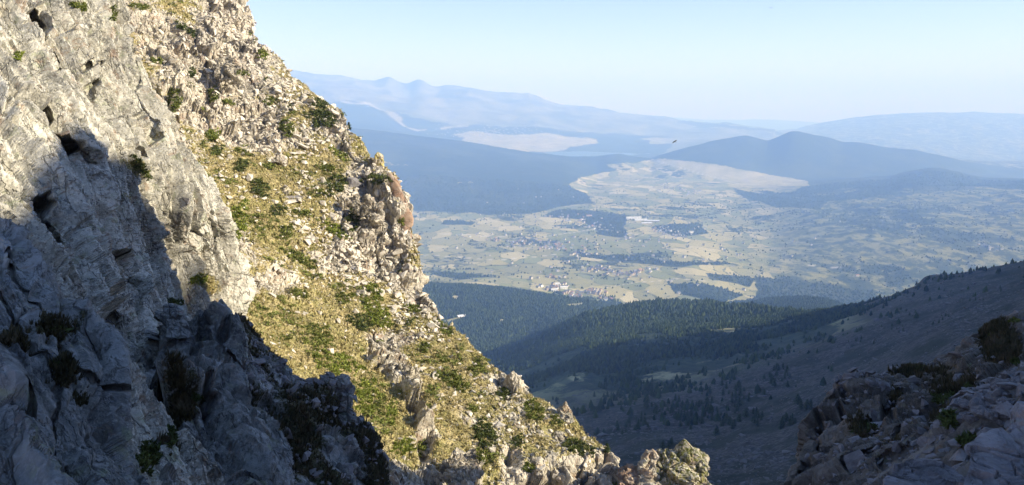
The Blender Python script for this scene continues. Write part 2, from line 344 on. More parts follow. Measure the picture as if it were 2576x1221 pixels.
LINES = [
 LN([zl(-300, .11, -85), zl(1288, .11, -92), zl(1900, .11, -85), zl(2300, .12, -80), zl(3000, .12, -60), zl(3600, .12, -25)]),
 LN(Yc(.30, [(-300, 1300), (1000, 1330), (1500, 1290), (1800, 1290), (2100, 1230), (2300, 1110), (2576, 930), (2900, 700), (3300, 480), (3700, 300)])),
 LN(Yc(.55, [(-300, 1250), (1000, 1200), (1400, 1150), (1600, 1105), (1800, 1090), (1950, 1050), (2100, 980), (2250, 890), (2400, 815), (2576, 745), (2900, 560), (3400, 250)])),
 LN(Yc(.80, [(-300, 1150), (1000, 1120), (1300, 1040), (1450, 1000), (1600, 990), (1750, 965), (1900, 925), (2050, 880), (2200, 815), (2400, 740), (2576, 690), (2900, 480), (3100, 330), (3400, 170)])),
 LN([(-300, 1.7, 950), (1100, 1.7, 925), (1250, 1.7, 905), (1330, 1.72, 872), (1400, 1.75, 832), (1480, 1.8, 790), (1560, 1.85, 772), (1650, 1.85, 761), (1750, 1.8, 765), (1850, 1.7, 778), (1950, 1.55, 790),
     (2080, 1.35, 783), (2160, 1.28, 768), (2250, 1.2, 742), (2305, 1.15, 722), (2325, 1.15, 700), (2400, 1.1, 690), (2480, 1.05, 676), (2540, 1.0, 658), (2576, .98, 648), (2700, .95, 610), (2800, .93, 530), (2900, .93, 470), (3100, .93, 300), (3400, .93, 110)]),  # unseen right end of the ridge raised so its shadow covers the spur
 LN([(-300, 2.2, 860), (1100, 2.2, 850), (1250, 2.2, 848), (1330, 2.2, 850), (1400, 2.25, 815), (1480, 2.35, 815), (1650, 2.45, 790), (1850, 2.4, 805), (2000, 2.2, 825), (2150, 1.9, 830), (2320, 1.7, 800), (2576, 1.6, 780), (3400, 1.6, 520)]),
 LN(Yc(3.0, [(-300, 700), (1000, 705), (1075, 712), (1200, 719), (1300, 730), (1400, 744), (1450, 754), (1550, 778), (1700, 790), (1800, 782), (1850, 772), (1900, 757), (1950, 749), (2020, 745), (2070, 751), (2110, 765), (2140, 785), (2300, 815), (2576, 825), (3400, 820)])),
 LN(Yc(3.5, [(-300, 712), (1000, 714), (1200, 724), (1450, 760), (1600, 778), (1750, 778), (1850, 796), (2020, 800), (2150, 790), (2300, 800), (2576, 800), (3400, 800)])),
 LN([zl(-300, 4.2, -900), zl(1000, 4.2, -905), zl(1450, 4.2, -892), zl(1750, 4.2, -905), zl(1900, 4.2, -960), zl(2100, 4.2, -1030), zl(2300, 4.2, -1060), zl(2600, 4.2, -1080), zl(3400, 4.2, -1100)]),
 LN([zl(-300, 5.5, -900), zl(1700, 5.5, -885), zl(1850, 5.5, -925), zl(1950, 5.5, -930), zl(2100, 5.5, -880), zl(2300, 5.5, -850), zl(2600, 5.5, -850), zl(3400, 5.5, -850)]),
 LN([zl(-300, 7, -860), zl(1400, 7, -885), zl(1700, 7, -880), zl(1850, 7, -900), zl(2000, 7, -850), zl(2300, 7, -770), zl(2600, 7, -740), zl(3400, 7, -700)]),
 LN([(-300, 8.5, 400), (700, 8.5, 415), (900, 8.5, 420), (1100, 8.5, 430), (1300, 8.5, 444), (1420, 8.5, 456), zl(1480, 8.5, -868), zl(1960, 8.5, -865), (2040, 8.5, 464), (2150, 8.5, 450), (2250, 8.5, 440), (2290, 8.5, 427), (2340, 8.5, 418), (2380, 8.5, 420), (2430, 8.5, 434), (2480, 8.5, 447), (2576, 8.5, 449), (2800, 8.5, 452), (3400, 8.5, 430)]),
 LN([(-300, 9.6, 360), (700, 9.6, 360), (900, 9.6, 368), (1100, 9.6, 386), (1300, 9.6, 407), (1420, 9.6, 424), zl(1500, 9.6, -880), zl(1900, 9.6, -880), zl(2150, 9.6, -880), zl(2576, 9.6, -890), zl(3400, 9.6, -890)]),
 LN(Yc(11.0, [(-300, 280), (700, 303), (900, 323), (1100, 345), (1180, 357), (1250, 369), (1330, 382), (1400, 391), (1450, 394), (1500, 395), (1530, 388), (1560, 385), (1600, 392), (1640, 397), (1660, 388), (1720, 368), (1800, 344), (1850, 334), (1880, 332), (1905, 339), (1930, 346), (1960, 334), (1990, 319), (2008, 319), (2050, 330), (2085, 338), (2120, 352), (2160, 352), (2200, 358), (2240, 368), (2300, 374), (2400, 400), (2500, 438), (2576, 450), (3400, 450)])),
 LN([(-300, 13, 300), (700, 13, 320), (900, 13, 335), (1000, 13, 350), (1100, 13, 372), (1200, 13, 388), zl(1350, 13, -910), zl(1500, 13, -910), zl(1700, 13, -905), zl(2100, 13, -900), zl(3400, 13, -900)]),
 LN(Yc(16.5, [(-300, 240), (700, 262), (800, 285), (900, 297), (1000, 310), (1130, 336), (1300, 338), (1400, 346), (1500, 357), (1600, 365), (1700, 354), (1800, 352), (1900, 362), (2100, 372), (2300, 385), (2576, 415), (3400, 420)])),
 LN(Yc(19, [(-300, 190), (700, 213), (850, 235), (1000, 258), (1100, 268), (1200, 274), (1300, 284), (1400, 299), (1500, 317), (1600, 328), (1700, 333), (1800, 334), (1880, 337), (2030, 345), (2130, 345), (2300, 345), (2450, 350), (2576, 360), (3400, 350)])),
 LN(Yc(23, [(-300, 120), (600, 170), (735, 181), (770, 186), (800, 190), (860, 196), (900, 205), (945, 209), (962, 202), (974, 197), (986, 198), (1004, 211), (1028, 216), (1046, 202), (1062, 203), (1082, 220), (1100, 224), (1130, 218), (1155, 220), (1200, 228), (1240, 230), (1290, 231), (1350, 241), (1400, 257), (1480, 274), (1560, 289), (1640, 295), (1700, 303), (1800, 315), (1850, 318), (1890, 326), (1950, 334), (2000, 330), (2040, 316), (2080, 306), (2130, 297), (2180, 292), (2222, 286), (2235, 287), (2300, 281), (2400, 278), (2450, 274), (2500, 279), (2550, 281), (2576, 284), (2800, 290), (3400, 260)])),
 LN(Yc(30, [(-300, 300), (900, 300), (1400, 320), (1700, 335), (2000, 345), (2500, 345), (3400, 345)])),
 LN(Yc(45, [(-300, 300), (1400, 305), (1440, 290), (1490, 277), (1520, 281), (1570, 288), (1640, 291), (1690, 296), (1750, 300), (1850, 303), (1900, 300), (1980, 303), (2040, 307), (2080, 310), (2300, 312), (3400, 315)])),
 LN(Yc(62, [(-300, 330), (1288, 330), (3400, 330)])),
]
NROW = 1050
LY = np.stack([l[0] for l in LINES]); LZ = np.stack([l[1] for l in LINES])
logY = np.linspace(math.log(115.0), math.log(61000.0), NROW)
YY = np.exp(logY)
ZZ = np.empty((NROW, len(AX)))
for j in range(len(AX)):
    ZZ[:, j] = np.interp(YY, LY[:, j], LZ[:, j])
ZZ = smooth1(ZZ, 5); ZZ = smooth1(ZZ.T, 2).T
XX = AX[None, :] * YY[:, None]; YG = np.repeat(YY[:, None], len(AX), 1)
PG = np.stack([XX, YG, ZZ + ZC], -1)
bpx, bpy_, _ = project(PG)
Pm = np.stack([XX, YG, np.zeros_like(XX)], -1)
plainness = sstep(3600, 4300, YG) * (1 - sstep(7200, 8600, YG)) * (1 - 0.6 * sstep(1900, 2300, bpx))
amp = 0.010 * YG * (1 - 0.85 * plainness)
amp = np.where(YG > 9000, 0.0075 * YG, amp)
amp *= 1 - 0.9 * sstep(12500, 13000, YG) * (1 - sstep(15000, 17000, YG))
n1 = fbm(Pm / np.maximum(120, 0.16 * YG)[..., None], 1, 3)      # gentle, scale grows with distance would tear, so keep fixed bands below
rel = np.zeros_like(XX)
rel += fbm(Pm / 160.0, 5, 11) * 9 * sstep(200, 700, YG) * (1 - 0.4 * plainness)
rel += fbm(Pm / 620.0, 5, 21) * np.where(YG > 1200, 16, 6) * sstep(900, 2500, YG)
far = sstep(14500, 20000, YG)
rid = ridged(Pm / 2600.0, 5, 31) - 0.5
rel += far * rid * np.where(bpx < 1950, 420, 260) * (1 - 0.7 * sstep(21500, 23500, YG))
hil = sstep(8000, 9500, YG) * (1 - sstep(12000, 13000, YG))
rel += hil * (ridged(Pm / 1500.0, 4, 41) - 0.5) * 34 * sstep(0, 300, ZZ + 900)
vly = sstep(1900, 2150, bpx) * sstep(4300, 5200, YG) * (1 - sstep(7500, 8500, YG))
rel += vly * (ridged(Pm / 900.0, 4, 51) - 0.55) * 90
near_s = (1 - sstep(900, 1500, YG))
rel += near_s * (fbm(Pm / 9.0, 5, 61, 0.6) * 1.3 + (ridged(Pm / 60.0, 4, 62) - 0.5) * 6)
# dark crest cliff on the right-hand spur
ZZ2 = ZZ + rel
PG = np.stack([XX, YG, ZZ2 + ZC], -1)

def poly_sd(px, py, pts, ys=3.0):
    """signed distance in picture-plane units of the seen land (positive inside)"""
    pts = np.array(pts, float) * (1, ys); x = px; y = py * ys
    d = np.full(px.shape, 1e9); inside = np.zeros(px.shape, bool)
    for i in range(len(pts)):
        a, b = pts[i], pts[(i + 1) % len(pts)]
        e = b - a; L = (e ** 2).sum() + 1e-9
        t = np.clip(((x - a[0]) * e[0] + (y - a[1]) * e[1]) / L, 0, 1)
        d = np.minimum(d, (x - a[0] - t * e[0]) ** 2 + (y - a[1] - t * e[1]) ** 2)
        c = ((a[1] > y) != (b[1] > y)) & (x < e[0] * (y - a[1]) / (e[1] if abs(e[1]) > 1e-9 else 1e-9) + a[0])
        inside ^= c
    return np.where(inside, 1, -1) * np.sqrt(d)
WX = bpx + 16 * fbm(Pm / 700.0, 5, 1701, .65); WY = bpy_ + 6 * fbm(Pm / 700.0, 5, 1711, .65)
def region(cond, pts, soft=10, ys=3.0):
    o = np.zeros(bpx.shape); m = cond
    sd = poly_sd(WX[m], WY[m], pts, ys); o[m] = sstep(-soft, soft, sd); return o
def dist_line(cond, pts, w, ys=3.0):
    o = np.zeros(bpx.shape); x, y = bpx[cond], bpy_[cond] * ys; d = np.full(x.shape, 1e9)
    pts = [(a, b * ys) for a, b in pts]
    for a, b in zip(pts[:-1], pts[1:]):
        ex, ey = b[0] - a[0], b[1] - a[1]; L = ex * ex + ey * ey
        t = np.clip(((x - a[0]) * ex + (y - a[1]) * ey) / L, 0, 1)
        d = np.minimum(d, np.hypot(x - a[0] - t * ex, y - a[1] - t * ey))
    o[cond] = 1 - sstep(w * 0.5, w * 1.3, d); return o
cA = (YG > 1450) & (YG < 3600); cB = (YG > 3300) & (YG < 12600); cC = YG > 12000
forest = np.zeros_like(XX)
# the near woods, moraine and hump
forest = np.maximum(forest, cA * 1.0)
forest = np.where((YG <= 1450), 0.72 * sstep(700, 930, YG) * (1 - sstep(2050, 2250, bpx)), forest)
fk = sstep(2020, 2220, bpx + 50 * fbm(Pm / 90.0, 4, 77)) * (YG > 700) * (1 - sstep(1500, 1900, YG)); forest = forest * (1 - fk) + 0.25 * fk
for pts in [[(1168, 800), (1130, 812), (1110, 806), (1150, 795), (1185, 793)], [(1255, 798), (1275, 800), (1268, 810), (1250, 806)], [(1140, 738), (1160, 738), (1152, 752), (1140, 750)],
            [(1290, 722), (1312, 722), (1300, 730)], [(1425, 762), (1480, 763), (1470, 772), (1430, 770)]]:
    forest = forest * (1 - region(cA, pts, 3, 1.5))
fB = np.zeros_like(XX)
for pts in [
 [(500, 250), (880, 300), (1150, 340), (1400, 380), (1560, 375), (1645, 400), (1600, 412), (1520, 415), (1560, 432), (1450, 446), (1430, 462), (1470, 490), (1490, 515), (1400, 522), (1330, 536), (1230, 540), (1050, 528), (900, 522), (500, 520)],
 [(1640, 400), (1640, 330), (2000, 300), (2700, 350), (3300, 350), (3300, 475), (2576, 478), (2350, 470), (2260, 478), (2180, 500), (2100, 512), (2000, 498), (1900, 482), (1990, 486), (2040, 470), (2020, 452), (1930, 436), (1800, 412), (1700, 402)],
 [(1850, 478), (2000, 500), (2080, 505), (2060, 530), (1960, 522), (1880, 500)],
 [(1360, 545), (1460, 552), (1500, 590), (1580, 600), (1560, 570), (1590, 545), (1500, 535), (1400, 530)],
 [(1640, 570), (1760, 560), (1780, 585), (1700, 595)],
 [(1075, 690), (1100, 682), (1180, 690), (1240, 700), (1150, 705)], [(1440, 640), (1700, 672), (1850, 668), (1700, 660), (1560, 640)],
 [(1690, 715), (1790, 722), (1870, 745), (1820, 765), (1700, 740)], [(1900, 700), (2080, 720), (2200, 745), (2250, 790), (1900, 790), (1840, 770), (1900, 750)],
 [(1780, 690), (1900, 705), (1880, 725), (1790, 705)], [(1120, 556), (1200, 560), (1180, 568), (1110, 566)],
]:
    fB = np.maximum(fB, region(cB, pts, 14))
clump = fbm(Pm / 420.0, 5, 71, 0.65)
wv = 0.31 + 0.42 * clump
wv = np.where(bpx > 1850, 0.33 + 0.42 * clump + 0.10 * sstep(1850, 2200, bpx), wv)
for pts in [[(970, 407), (1028, 410), (1024, 419), (975, 418)], [(1185, 455), (1195, 462), (1180, 462)], [(1150, 458), (1165, 460), (1150, 465)], [(2040, 490), (2130, 474), (2170, 480), (2080, 492)]]:
    fB = fB * (1 - region(cB, pts, 4))
mead = region(cB, [(1640, 403), (1720, 404), (1800, 414), (1930, 438), (2030, 455), (2040, 470), (1990, 486), (1900, 470), (1820, 450), (1700, 425)], 16)
mead = np.maximum(mead, region(cC & (YG < 18500), [(1130, 340), (1180, 335), (1300, 343), (1400, 342), (1505, 356), (1500, 364), (1440, 372), (1395, 385), (1300, 383), (1180, 358)], 14))
mead = np.maximum(mead, region(cC & (YG < 20500), [(1600, 352), (1700, 350), (1800, 356), (1750, 366), (1640, 362)], 6))
mead = np.maximum(mead, region(cC & (YG < 20500), [(1690, 330), (1800, 334), (1880, 343), (1800, 352), (1720, 345)], 6) * .7)
forest = np.where(cB, np.maximum(fB * 1.2, wv * (1 - mead * .45)), forest)
fC = region(cC, [(400, 262), (870, 262), (960, 285), (1030, 300), (1130, 318), (1300, 322), (1500, 330), (1640, 345), (1700, 350), (1640, 420), (1100, 420), (400, 420)], 22)
fC = np.maximum(fC, 0.45 * sstep(2010, 2060, bpx)); fC = np.maximum(fC, region(cC, [(1680, 318), (1900, 330), (2000, 350), (1900, 345), (1750, 330)], 8) * .8)
forest = np.where(cC, np.maximum(fC * (1 - mead) * 1.15, 0.30), forest); forest = np.where(YG > 28000, 0.6, forest)
bare = cC * (1 - fC) * 1.0
scree = (1 - sstep(720, 1000, YG + 120 * clump)) * 1.0
scree = np.maximum(scree, 0.95 * ((YG > 800) & (YG < 1500)) * sstep(2080, 2240, bpx - 60 * clump))
scrub = cB * sstep(1840, 2050, bpx) * (1 - 0.5 * sstep(480, 420, bpy_)) * (bpy_ > 470)
track = np.zeros_like(XX)
for pts in [[(952, 281), (975, 291), (1000, 303), (1030, 322), (1050, 328), (1070, 325)], [(860, 262), (900, 270), (930, 268), (955, 282)], [(985, 292), (1010, 303)], [(1110, 325), (1175, 320)]]:
    track = np.maximum(track, dist_line(cC & (YG < 22500), pts, 3.4, 1.6) * .55)
for pts in [[(1640, 403), (1780, 442), (1860, 462)], [(1100, 590), (1350, 600), (1500, 575), (1620, 590)], [(1440, 740), (1520, 728), (1600, 712), (1700, 700), (1800, 712)], [(2010, 668), (2100, 676), (2150, 674)], [(1060, 640), (1250, 655), (1400, 640)]]:
    track = np.maximum(track, dist_line(cB, pts, 1.6, 2.5) * .7)
lake = region((YG > 12500) & (YG < 15500), [(1372, 384), (1420, 382), (1500, 384), (1600, 386), (1640, 390), (1560, 393), (1400, 394)], 2)
me = mesh_np('land', PG.reshape(-1, 3), grid_faces(NROW, len(AX)), [M_LAND],
             dict(forest=forest * (1 - lake), meadow=mead, bare=bare, scree=scree, scrub=scrub, track=track, lake=lake), smooth=True)
LAND = tag(link('terrain', me), kind='structure')

# ------------------------------------------------------------------ the close mountain: lofted rock sheets
NRS = {}
def sheet(name, guides, rows, cols, mat, disp, kind='structure', label=None, cat=None, sm=0, flip_to=(0, 0, 0)):
    """guides: arrays (n,3) px,py,Y  or ('w', array) world points"""
    G = []
    for g in guides:
        if isinstance(g, tuple): G.append(resample(g[1], rows, key=g[1]))
        else:
            r = resample(g, rows); G.append(W(r[:, 0], r[:, 1], r[:, 2]))
    P = loft(G, cols)
    if sm:
        for _ in range(2):
            P = np.stack([smooth1(P[..., k], sm) for k in range(3)], -1)
    N = grid_normals(P)
    c = P[rows // 2, sum(cols[:1]) // 2]; 
    N = norm(np.stack([smooth1(smooth1(N[..., k], 7).T, 5).T for k in range(3)], -1))
    if np.dot(N[rows // 2, sum(cols[:1]) // 2], np.array([0, 0, ZC]) - c) < 0: N = -N
    px, py, _ = project(P)
    Q, at = disp(P, N, px, py)
    F = grid_faces(*Q.shape[:2])
    me = mesh_np(name, Q.reshape(-1, 3), F, [mat], at)
    o = link(name, me); tag(o, label, cat, kind=kind)
    N2 = grid_normals(Q)
    if (N2 * N).sum() < 0: N2 = -N2
    NRS[name] = (Q, N2, at, project(Q))
    return o
def off(g, vecs, rows):
    r = resample(g, rows); P = W(r[:, 0], r[:, 1], r[:, 2]); v = np.array(vecs, float)
    if v.ndim == 1: return ('w', P + v)
    t = np.linspace(0, 1, rows); s = np.linspace(0, 1, len(v))
    return ('w', P + np.stack([np.interp(t, s, v[:, k]) for k in range(3)], 1))
def back(g, dpx, dpy, dY):
    return np.array(g, float) + np.array([dpx, dpy, dY], float)
# --- B: the sunlit mountainside
B_R = 930
B_S = np.array([(560, -820, 205), (690, -330, 172), (655, -200, 165), (632, -60, 160), (629, 20, 155), (630, 95, 150), (641, 116, 148), (664, 126, 146), (692, 131, 144), (715, 160, 141), (734, 192, 138), (770, 222, 134), (800, 242, 131), (846, 262, 128), (862, 275, 127), (872, 300, 125),
    (872, 322, 124), (900, 348, 122), (912, 372, 120), (922, 398, 118), (962, 425, 115), (985, 442, 113), (1003, 470, 111), (1030, 540, 106), (1042, 590, 103), (1056, 660, 99), (1076, 735, 95), (1104, 772, 92), (1130, 808, 89), (1165, 850, 86), (1190, 880, 84), (1232, 922, 81), (1282, 945, 79),
    (1318, 978, 77), (1352, 1000, 75), (1400, 1022, 73), (1445, 1050, 71), (1462, 1080, 70), (1500, 1108, 68), (1540, 1135, 66), (1556, 1165, 65), (1560, 1215, 63), (1575, 1300, 60), (1600, 1420, 56)])
B_L = np.array([(-200, -820, 175), (-60, -330, 140), (20, -100, 124), (60, 0, 116), (110, 120, 109), (190, 240, 101), (270, 375, 94), (400, 475, 87), (500, 600, 78), (515, 780, 66), (580, 900, 58), (650, 1100, 48), (700, 1240, 42), (740, 1420, 36)])
B_M = np.array([(330, -820, 190), (470, -330, 155), (470, -100, 141), (470, 0, 137), (500, 100, 131), (570, 240, 122), (640, 380, 112), (720, 480, 104), (790, 600, 95), (830, 740, 85), (890, 880, 75), (1000, 1060, 64), (1090, 1221, 55), (1130, 1420, 48)])
ROCKY = [(600, 60, 90, 130, .9), (420, 60, 110, 90, .5), (540, 150, 70, 45, .9), (560, 170, 40, 30, .5), (640, 340, 60, 70, .8), (690, 255, 50, 45, .5), (850, 320, 45, 60, .9), (470, 250, 70, 80, .5),
         (905, 420, 50, 35, .7), (900, 520, 55, 30, .9), (980, 545, 50, 85, .9), (1010, 650, 40, 80, .8), (1060, 720, 30, 40, .8), (880, 650, 60, 45, .7), (860, 600, 40, 40, .3), (720, 490, 30, 22, .8), (400, 430, 90, 120, .6), (580, 560, 40, 50, .5),
         (960, 870, 38, 45, 1.2), (1010, 935, 34, 40, 1.2), (1045, 1000, 30, 45, 1.2), (1075, 1090, 26, 60, 1.0), (915, 925, 20, 22, .8), (1270, 965, 50, 26, .8), (1130, 800, 35, 30, .5), (1180, 1175, 55, 35, 1.0), (1340, 1180, 60, 35, .9), (1440, 1190, 60, 30, .8), (1530, 1185, 40, 45, .9), (1410, 1085, 26, 22, .7), (1420, 1030, 20, 18, .8), (1285, 1140, 25, 40, .6), (1110, 720, 30, 40, .3),
         (720, 700, 60, 22, .4), (1000, 1180, 30, 60, .4), (1080, 1200, 40, 40, .5), (640, 700, 25, 12, .6)]
GRASSY = [(600, 430, 50, 60, .9), (680, 560, 70, 70, .6), (730, 780, 130, 60, 1.0), (850, 930, 110, 100, 1.3), (950, 1080, 70, 90, 1.1), (1150, 1060, 90, 120, .8), (1100, 880, 90, 90, .5), (1230, 1040, 60, 70, .6), (1370, 1100, 70, 40, .5), (760, 480, 30, 60, .5), (820, 560, 50, 60, .4), (640, 800, 80, 80, 1.1), (500, 720, 60, 60, .9)]
def disp_B(P, N, px, py):
    rk = blobs(px, py, ROCKY) - 0.8 * blobs(px, py, GRASSY)
    rk = rk + 0.9 * fbm(P / 9.0, 5, 5, 0.6) + 0.05
    cr = sstep(0.10, 0.75, rk)
    warp = np.stack([fbm(P / 3.0, 3, 90 + k) for k in range(3)], -1) * 0.8
    Q = P + warp
    h0, e0 = facets(Q, 7.0, 201, BASB, 1.0); h1, e1 = facets(Q, 2.6, 211, BASB, 1.4); h2, e2 = facets(Q, 1.0, 221, BASB, 1.5); h3, e3 = facets(Q, 0.42, 231, None, 1.5)
    big = fbm(P / 28.0, 4, 1) * 1.8 + fbm(P / 8.0, 4, 2) * 0.7
    D = big + cr * (1.0 * h0 + 1.0 * h1 + 0.30 * h2 + 0.09 * h3 - 0.5 * (1 - sstep(0, .16, e1)) - 0.2 * (1 - sstep(0, .2, e2)) + 0.5)
    D = D - 0.5 * cr - 0.2
    low = 1 - cr
    D = D + low * (0.10 * h2 * sstep(-0.5, 0.2, rk) + 0.09 * h3 + 0.12 * fbm(P / 1.0, 4, 7))
    g = 0.86 - 0.66 * sstep(-0.25, 0.75, rk) + 0.5 * fbm(P / 2.6, 5, 8, 0.7) + 0.25 * fbm(P / 14, 3, 9) - 0.12 * (h2 > .5)
    g = np.clip(g - 1.2 * blobs(px, py, [(615, 40, 60, 110, 1.6)]), 0, 1)
    dirn = norm(N + np.array([0.15, -0.15, 0.25]) * cr[..., None])
    return P + dirn * D[..., None], dict(grass=g * 0.95)
sheet('mountain_slope', [B_L, B_M, B_S, back(B_S, -9, 9, 2.5), back(B_S, -70, 90, 16), back(B_S, -200, 330, 45)], B_R, [300, 330, 26, 20, 12], M_SLOPE, disp_B)

# --- A: the big lichened slab beside the camera
A_R = 1020
A_E = np.array([(200, -760, 70), (300, -330, 52), (305, -100, 48), (310, 0, 46.5), (322, 110, 45.5), (352, 190, 45), (378, 240, 44.5), (404, 310, 44), (430, 375, 43.5), (480, 430, 43), (530, 480, 42.5), (562, 530, 42), (575, 600, 43), (584, 700, 43), (586, 790, 42.5), (600, 900, 39), (640, 1040, 31), (700, 1200, 25), (740, 1420, 21)])
A_M = np.array([(-60, -760, 62), (40, -330, 46), (110, -100, 42), (150, 0, 40), (190, 120, 38), (240, 240, 36.5), (290, 380, 34.8), (330, 500, 35.5), (370, 640, 36.5), (400, 760, 34.5), (420, 900, 30), (460, 1060, 21), (500, 1221, 17.5), (540, 1420, 14)])
A_L = np.array([(-400, -760, 52), (-260, -330, 37), (-220, -100, 33), (-200, 0, 31), (-180, 200, 27), (-160, 400, 22.5), (-150, 560, 19), (-150, 700, 16.5), (-150, 900, 12.5), (-150, 1221, 7.5), (-150, 1420, 6.5)])
A_Q = np.array([(-180, -760, 57), (-60, -330, 42), (-10, -100, 37.5), (10, 0, 35), (40, 200, 31), (70, 330, 28.5), (90, 420, 27), (110, 560, 24), (150, 700, 21.5), (190, 900, 16.5), (240, 1221, 11.5), (260, 1420, 10)])
def line_mask(px, py, pts, w):
    d = np.full(px.shape, 1e9)
    for a, b in zip(pts[:-1], pts[1:]):
        ex, ey = b[0] - a[0], b[1] - a[1]; L = ex * ex + ey * ey
        t = np.clip(((px - a[0]) * ex + (py - a[1]) * ey) / L, 0, 1)
        d = np.minimum(d, np.hypot(px - a[0] - t * ex, py - a[1] - t * ey))
    return 1 - sstep(w * .35, w, d)
A_ROUGH = [(230, 60, 70, 60, 1.0), (370, 60, 60, 80, .8), (260, 140, 30, 50, .6), (330, 300, 40, 30, .5), (360, 460, 60, 60, .8), (350, 560, 40, 60, .7), (500, 680, 90, 120, 1.0), (470, 520, 30, 40, .3), (30, 560, 40, 40, .4), (120, 720, 60, 100, .4), (400, 640, 40, 80, .5)]
CRACKS = [([(88, 35), (100, 80), (112, 120), (140, 165)], 9, 1.7), ([(90, 268), (108, 310), (130, 350), (160, 385)], 9, 1.7), ([(84, 520), (105, 570), (135, 620)], 9, 1.0), ([(160, 380), (215, 450), (260, 520)], 5, .6),
          ([(130, 460), (170, 520), (215, 600), (250, 700)], 4, .5), ([(225, 625), (240, 670), (250, 740)], 5, .6), ([(120, 160), (150, 200), (195, 230)], 4, .5), ([(330, 120), (345, 250), (380, 360)], 4, .4), ([(250, 200), (290, 330), (340, 400)], 3.5, .4)]
def disp_A(P, N, px, py):
    ro = np.clip(0.50 + 0.8 * blobs(px, py, A_ROUGH) + 0.5 * fbm(P / 5.0, 4, 301, 0.6), 0.03, 1.2)
    warp = np.stack([fbm(P / 2.2, 2, 310 + k) for k in range(3)], -1) * 0.16
    Q = P + warp
    h0, e0 = facets(Q, 3.4, 321, BAS, 0.5); h1, e1 = facets(Q, 1.15, 331, BAS, 0.9); h2, e2 = facets(Q, 0.42, 341, BAS, 1.1); h3, e3 = facets(Q, 0.17, 351, None, 1.2)
    h0 = h0 * (.5 + .5 * sstep(0, .05, e0)); h1 = h1 * (.3 + .7 * sstep(0, .07, e1))
    D = fbm(P / 9.0, 3, 302) * 0.8 + 0.46 * h0 - 0.30 * (1 - sstep(0, .05, e0)) + ro * (0.42 * h1 + 0.17 * h2 + 0.04 * h3) - 0.16 * (1 - sstep(0, .07, e1)) * sstep(.2, .5, ro + .3 * h0) + 0.03 * h1 + 0.012 * h3
    D = D + 0.035 * fbm(P / 0.4, 4, 303, 0.7) + .75 * shingle(P, BAS, 3.4, 361) + .32 * shingle(P, BAS, 1.25, 363, .8) * sstep(.15, .5, ro)
    deep = np.zeros_like(D)
    for pts, w, dep in CRACKS:
        deep = np.maximum(deep, 1.5 * dep * line_mask(px + 5 * fbm(P / 0.8, 2, 304), py, pts, w * 1.9))
    # the big dark recess
    rec = sstep(-6, 6, poly_sd(px, py, [(222, 620), (262, 640), (306, 662), (330, 800), (345, 960), (300, 950), (260, 860), (245, 740)], 1.0))
    deep = np.maximum(deep, 1.9 * rec * (1 + 0.25 * h1))
    for bx, by, rx, ry in [(196, 66, 13, 10), (235, 75, 12, 14), (330, 100, 12, 16), (230, 160, 10, 12), (352, 290, 10, 12), (466, 508, 11, 9), (268, 152, 10, 10), (340, 370, 8, 10), (292, 640, 12, 9), (400, 690, 12, 14)]:
        deep = np.maximum(deep, .9 * (1 - sstep(.6, 1.0, np.hypot((px - bx) / rx, (py - by) / ry) + .25 * fbm(P / .8, 3, 377))))
    vd = norm(P - np.array([0, 0, ZC]))
    g = blobs(px, py, [(58, 140, 14, 18, .8), (70, 165, 15, 25, .5), (300, 420, 30, 14, .7), (310, 440, 30, 30, .45), (360, 430, 14, 30, .5), (370, 420, 20, 20, .3), (500, 700, 40, 24, .7), (520, 725, 46, 24, .7), (530, 780, 40, 40, .55), (440, 760, 40, 20, .5), (170, 290, 10, 10, .5), (280, 500, 20, 30, .4), (380, 350, 8, 40, .4), (420, 420, 8, 40, .4), (150, 190, 20, 12, .4)]) + 0.12 * fbm(P / 1.5, 4, 305) - 0.02
    return P + N * D[..., None] + vd * deep[..., None], dict(grass=np.clip(g, 0, 1))
sheet('cliff_face', [A_L, A_Q, A_M, A_E, back(A_E, -9, 3, 1.6), back(A_E, -60, 20, 9), back(A_E, -300, 60, 62)], A_R, [90, 200, 290, 14, 16, 8], M_SLAB, disp_A)

# --- A2: the shaded crag with jagged crest, in front of the slab foot
C_R = 300
C_S = np.array([(392, 800, 24), (405, 772, 24.5), (430, 768, 25), (455, 775, 25.5), (480, 783, 26), (500, 797, 26), (515, 790, 26.2), (530, 772, 26.4), (548, 758, 26.5), (556, 753, 26.5), (566, 770, 26.4), (578, 792, 26), (592, 786, 25.5), (604, 806, 25), (612, 840, 24.5), (625, 890, 23.5), (628, 940, 22.5), (637, 1000, 21.5), (668, 1015, 21), (690, 1020, 20.5),
    (712, 1045, 20), (722, 1100, 19), (736, 1150, 18), (752, 1221, 17), (790, 1420, 14)])
C_M = np.array([(385, 850, 22.5), (420, 850, 22), (460, 880, 21.5), (500, 900, 21), (530, 930, 20), (545, 980, 19), (560, 1040, 18), (590, 1120, 16.5), (620, 1221, 15), (640, 1420, 12)])
C_L = np.array([(380, 900, 20.5), (390, 950, 19.5), (410, 1000, 18), (400, 1050, 16.5), (395, 1120, 15), (385, 1200, 13.5), (370, 1420, 11)])
def crevice(P, px, py, lines, sc_):
    d = np.zeros(px.shape); wx = px + 7 * fbm(P / sc_, 3, 391); wy = py + 7 * fbm(P / sc_, 3, 393)
    for pts, w, dep in lines: d = np.maximum(d, dep * line_mask(wx, wy, pts, w))
    return norm(P - np.array([0, 0, ZC])) * d[..., None]
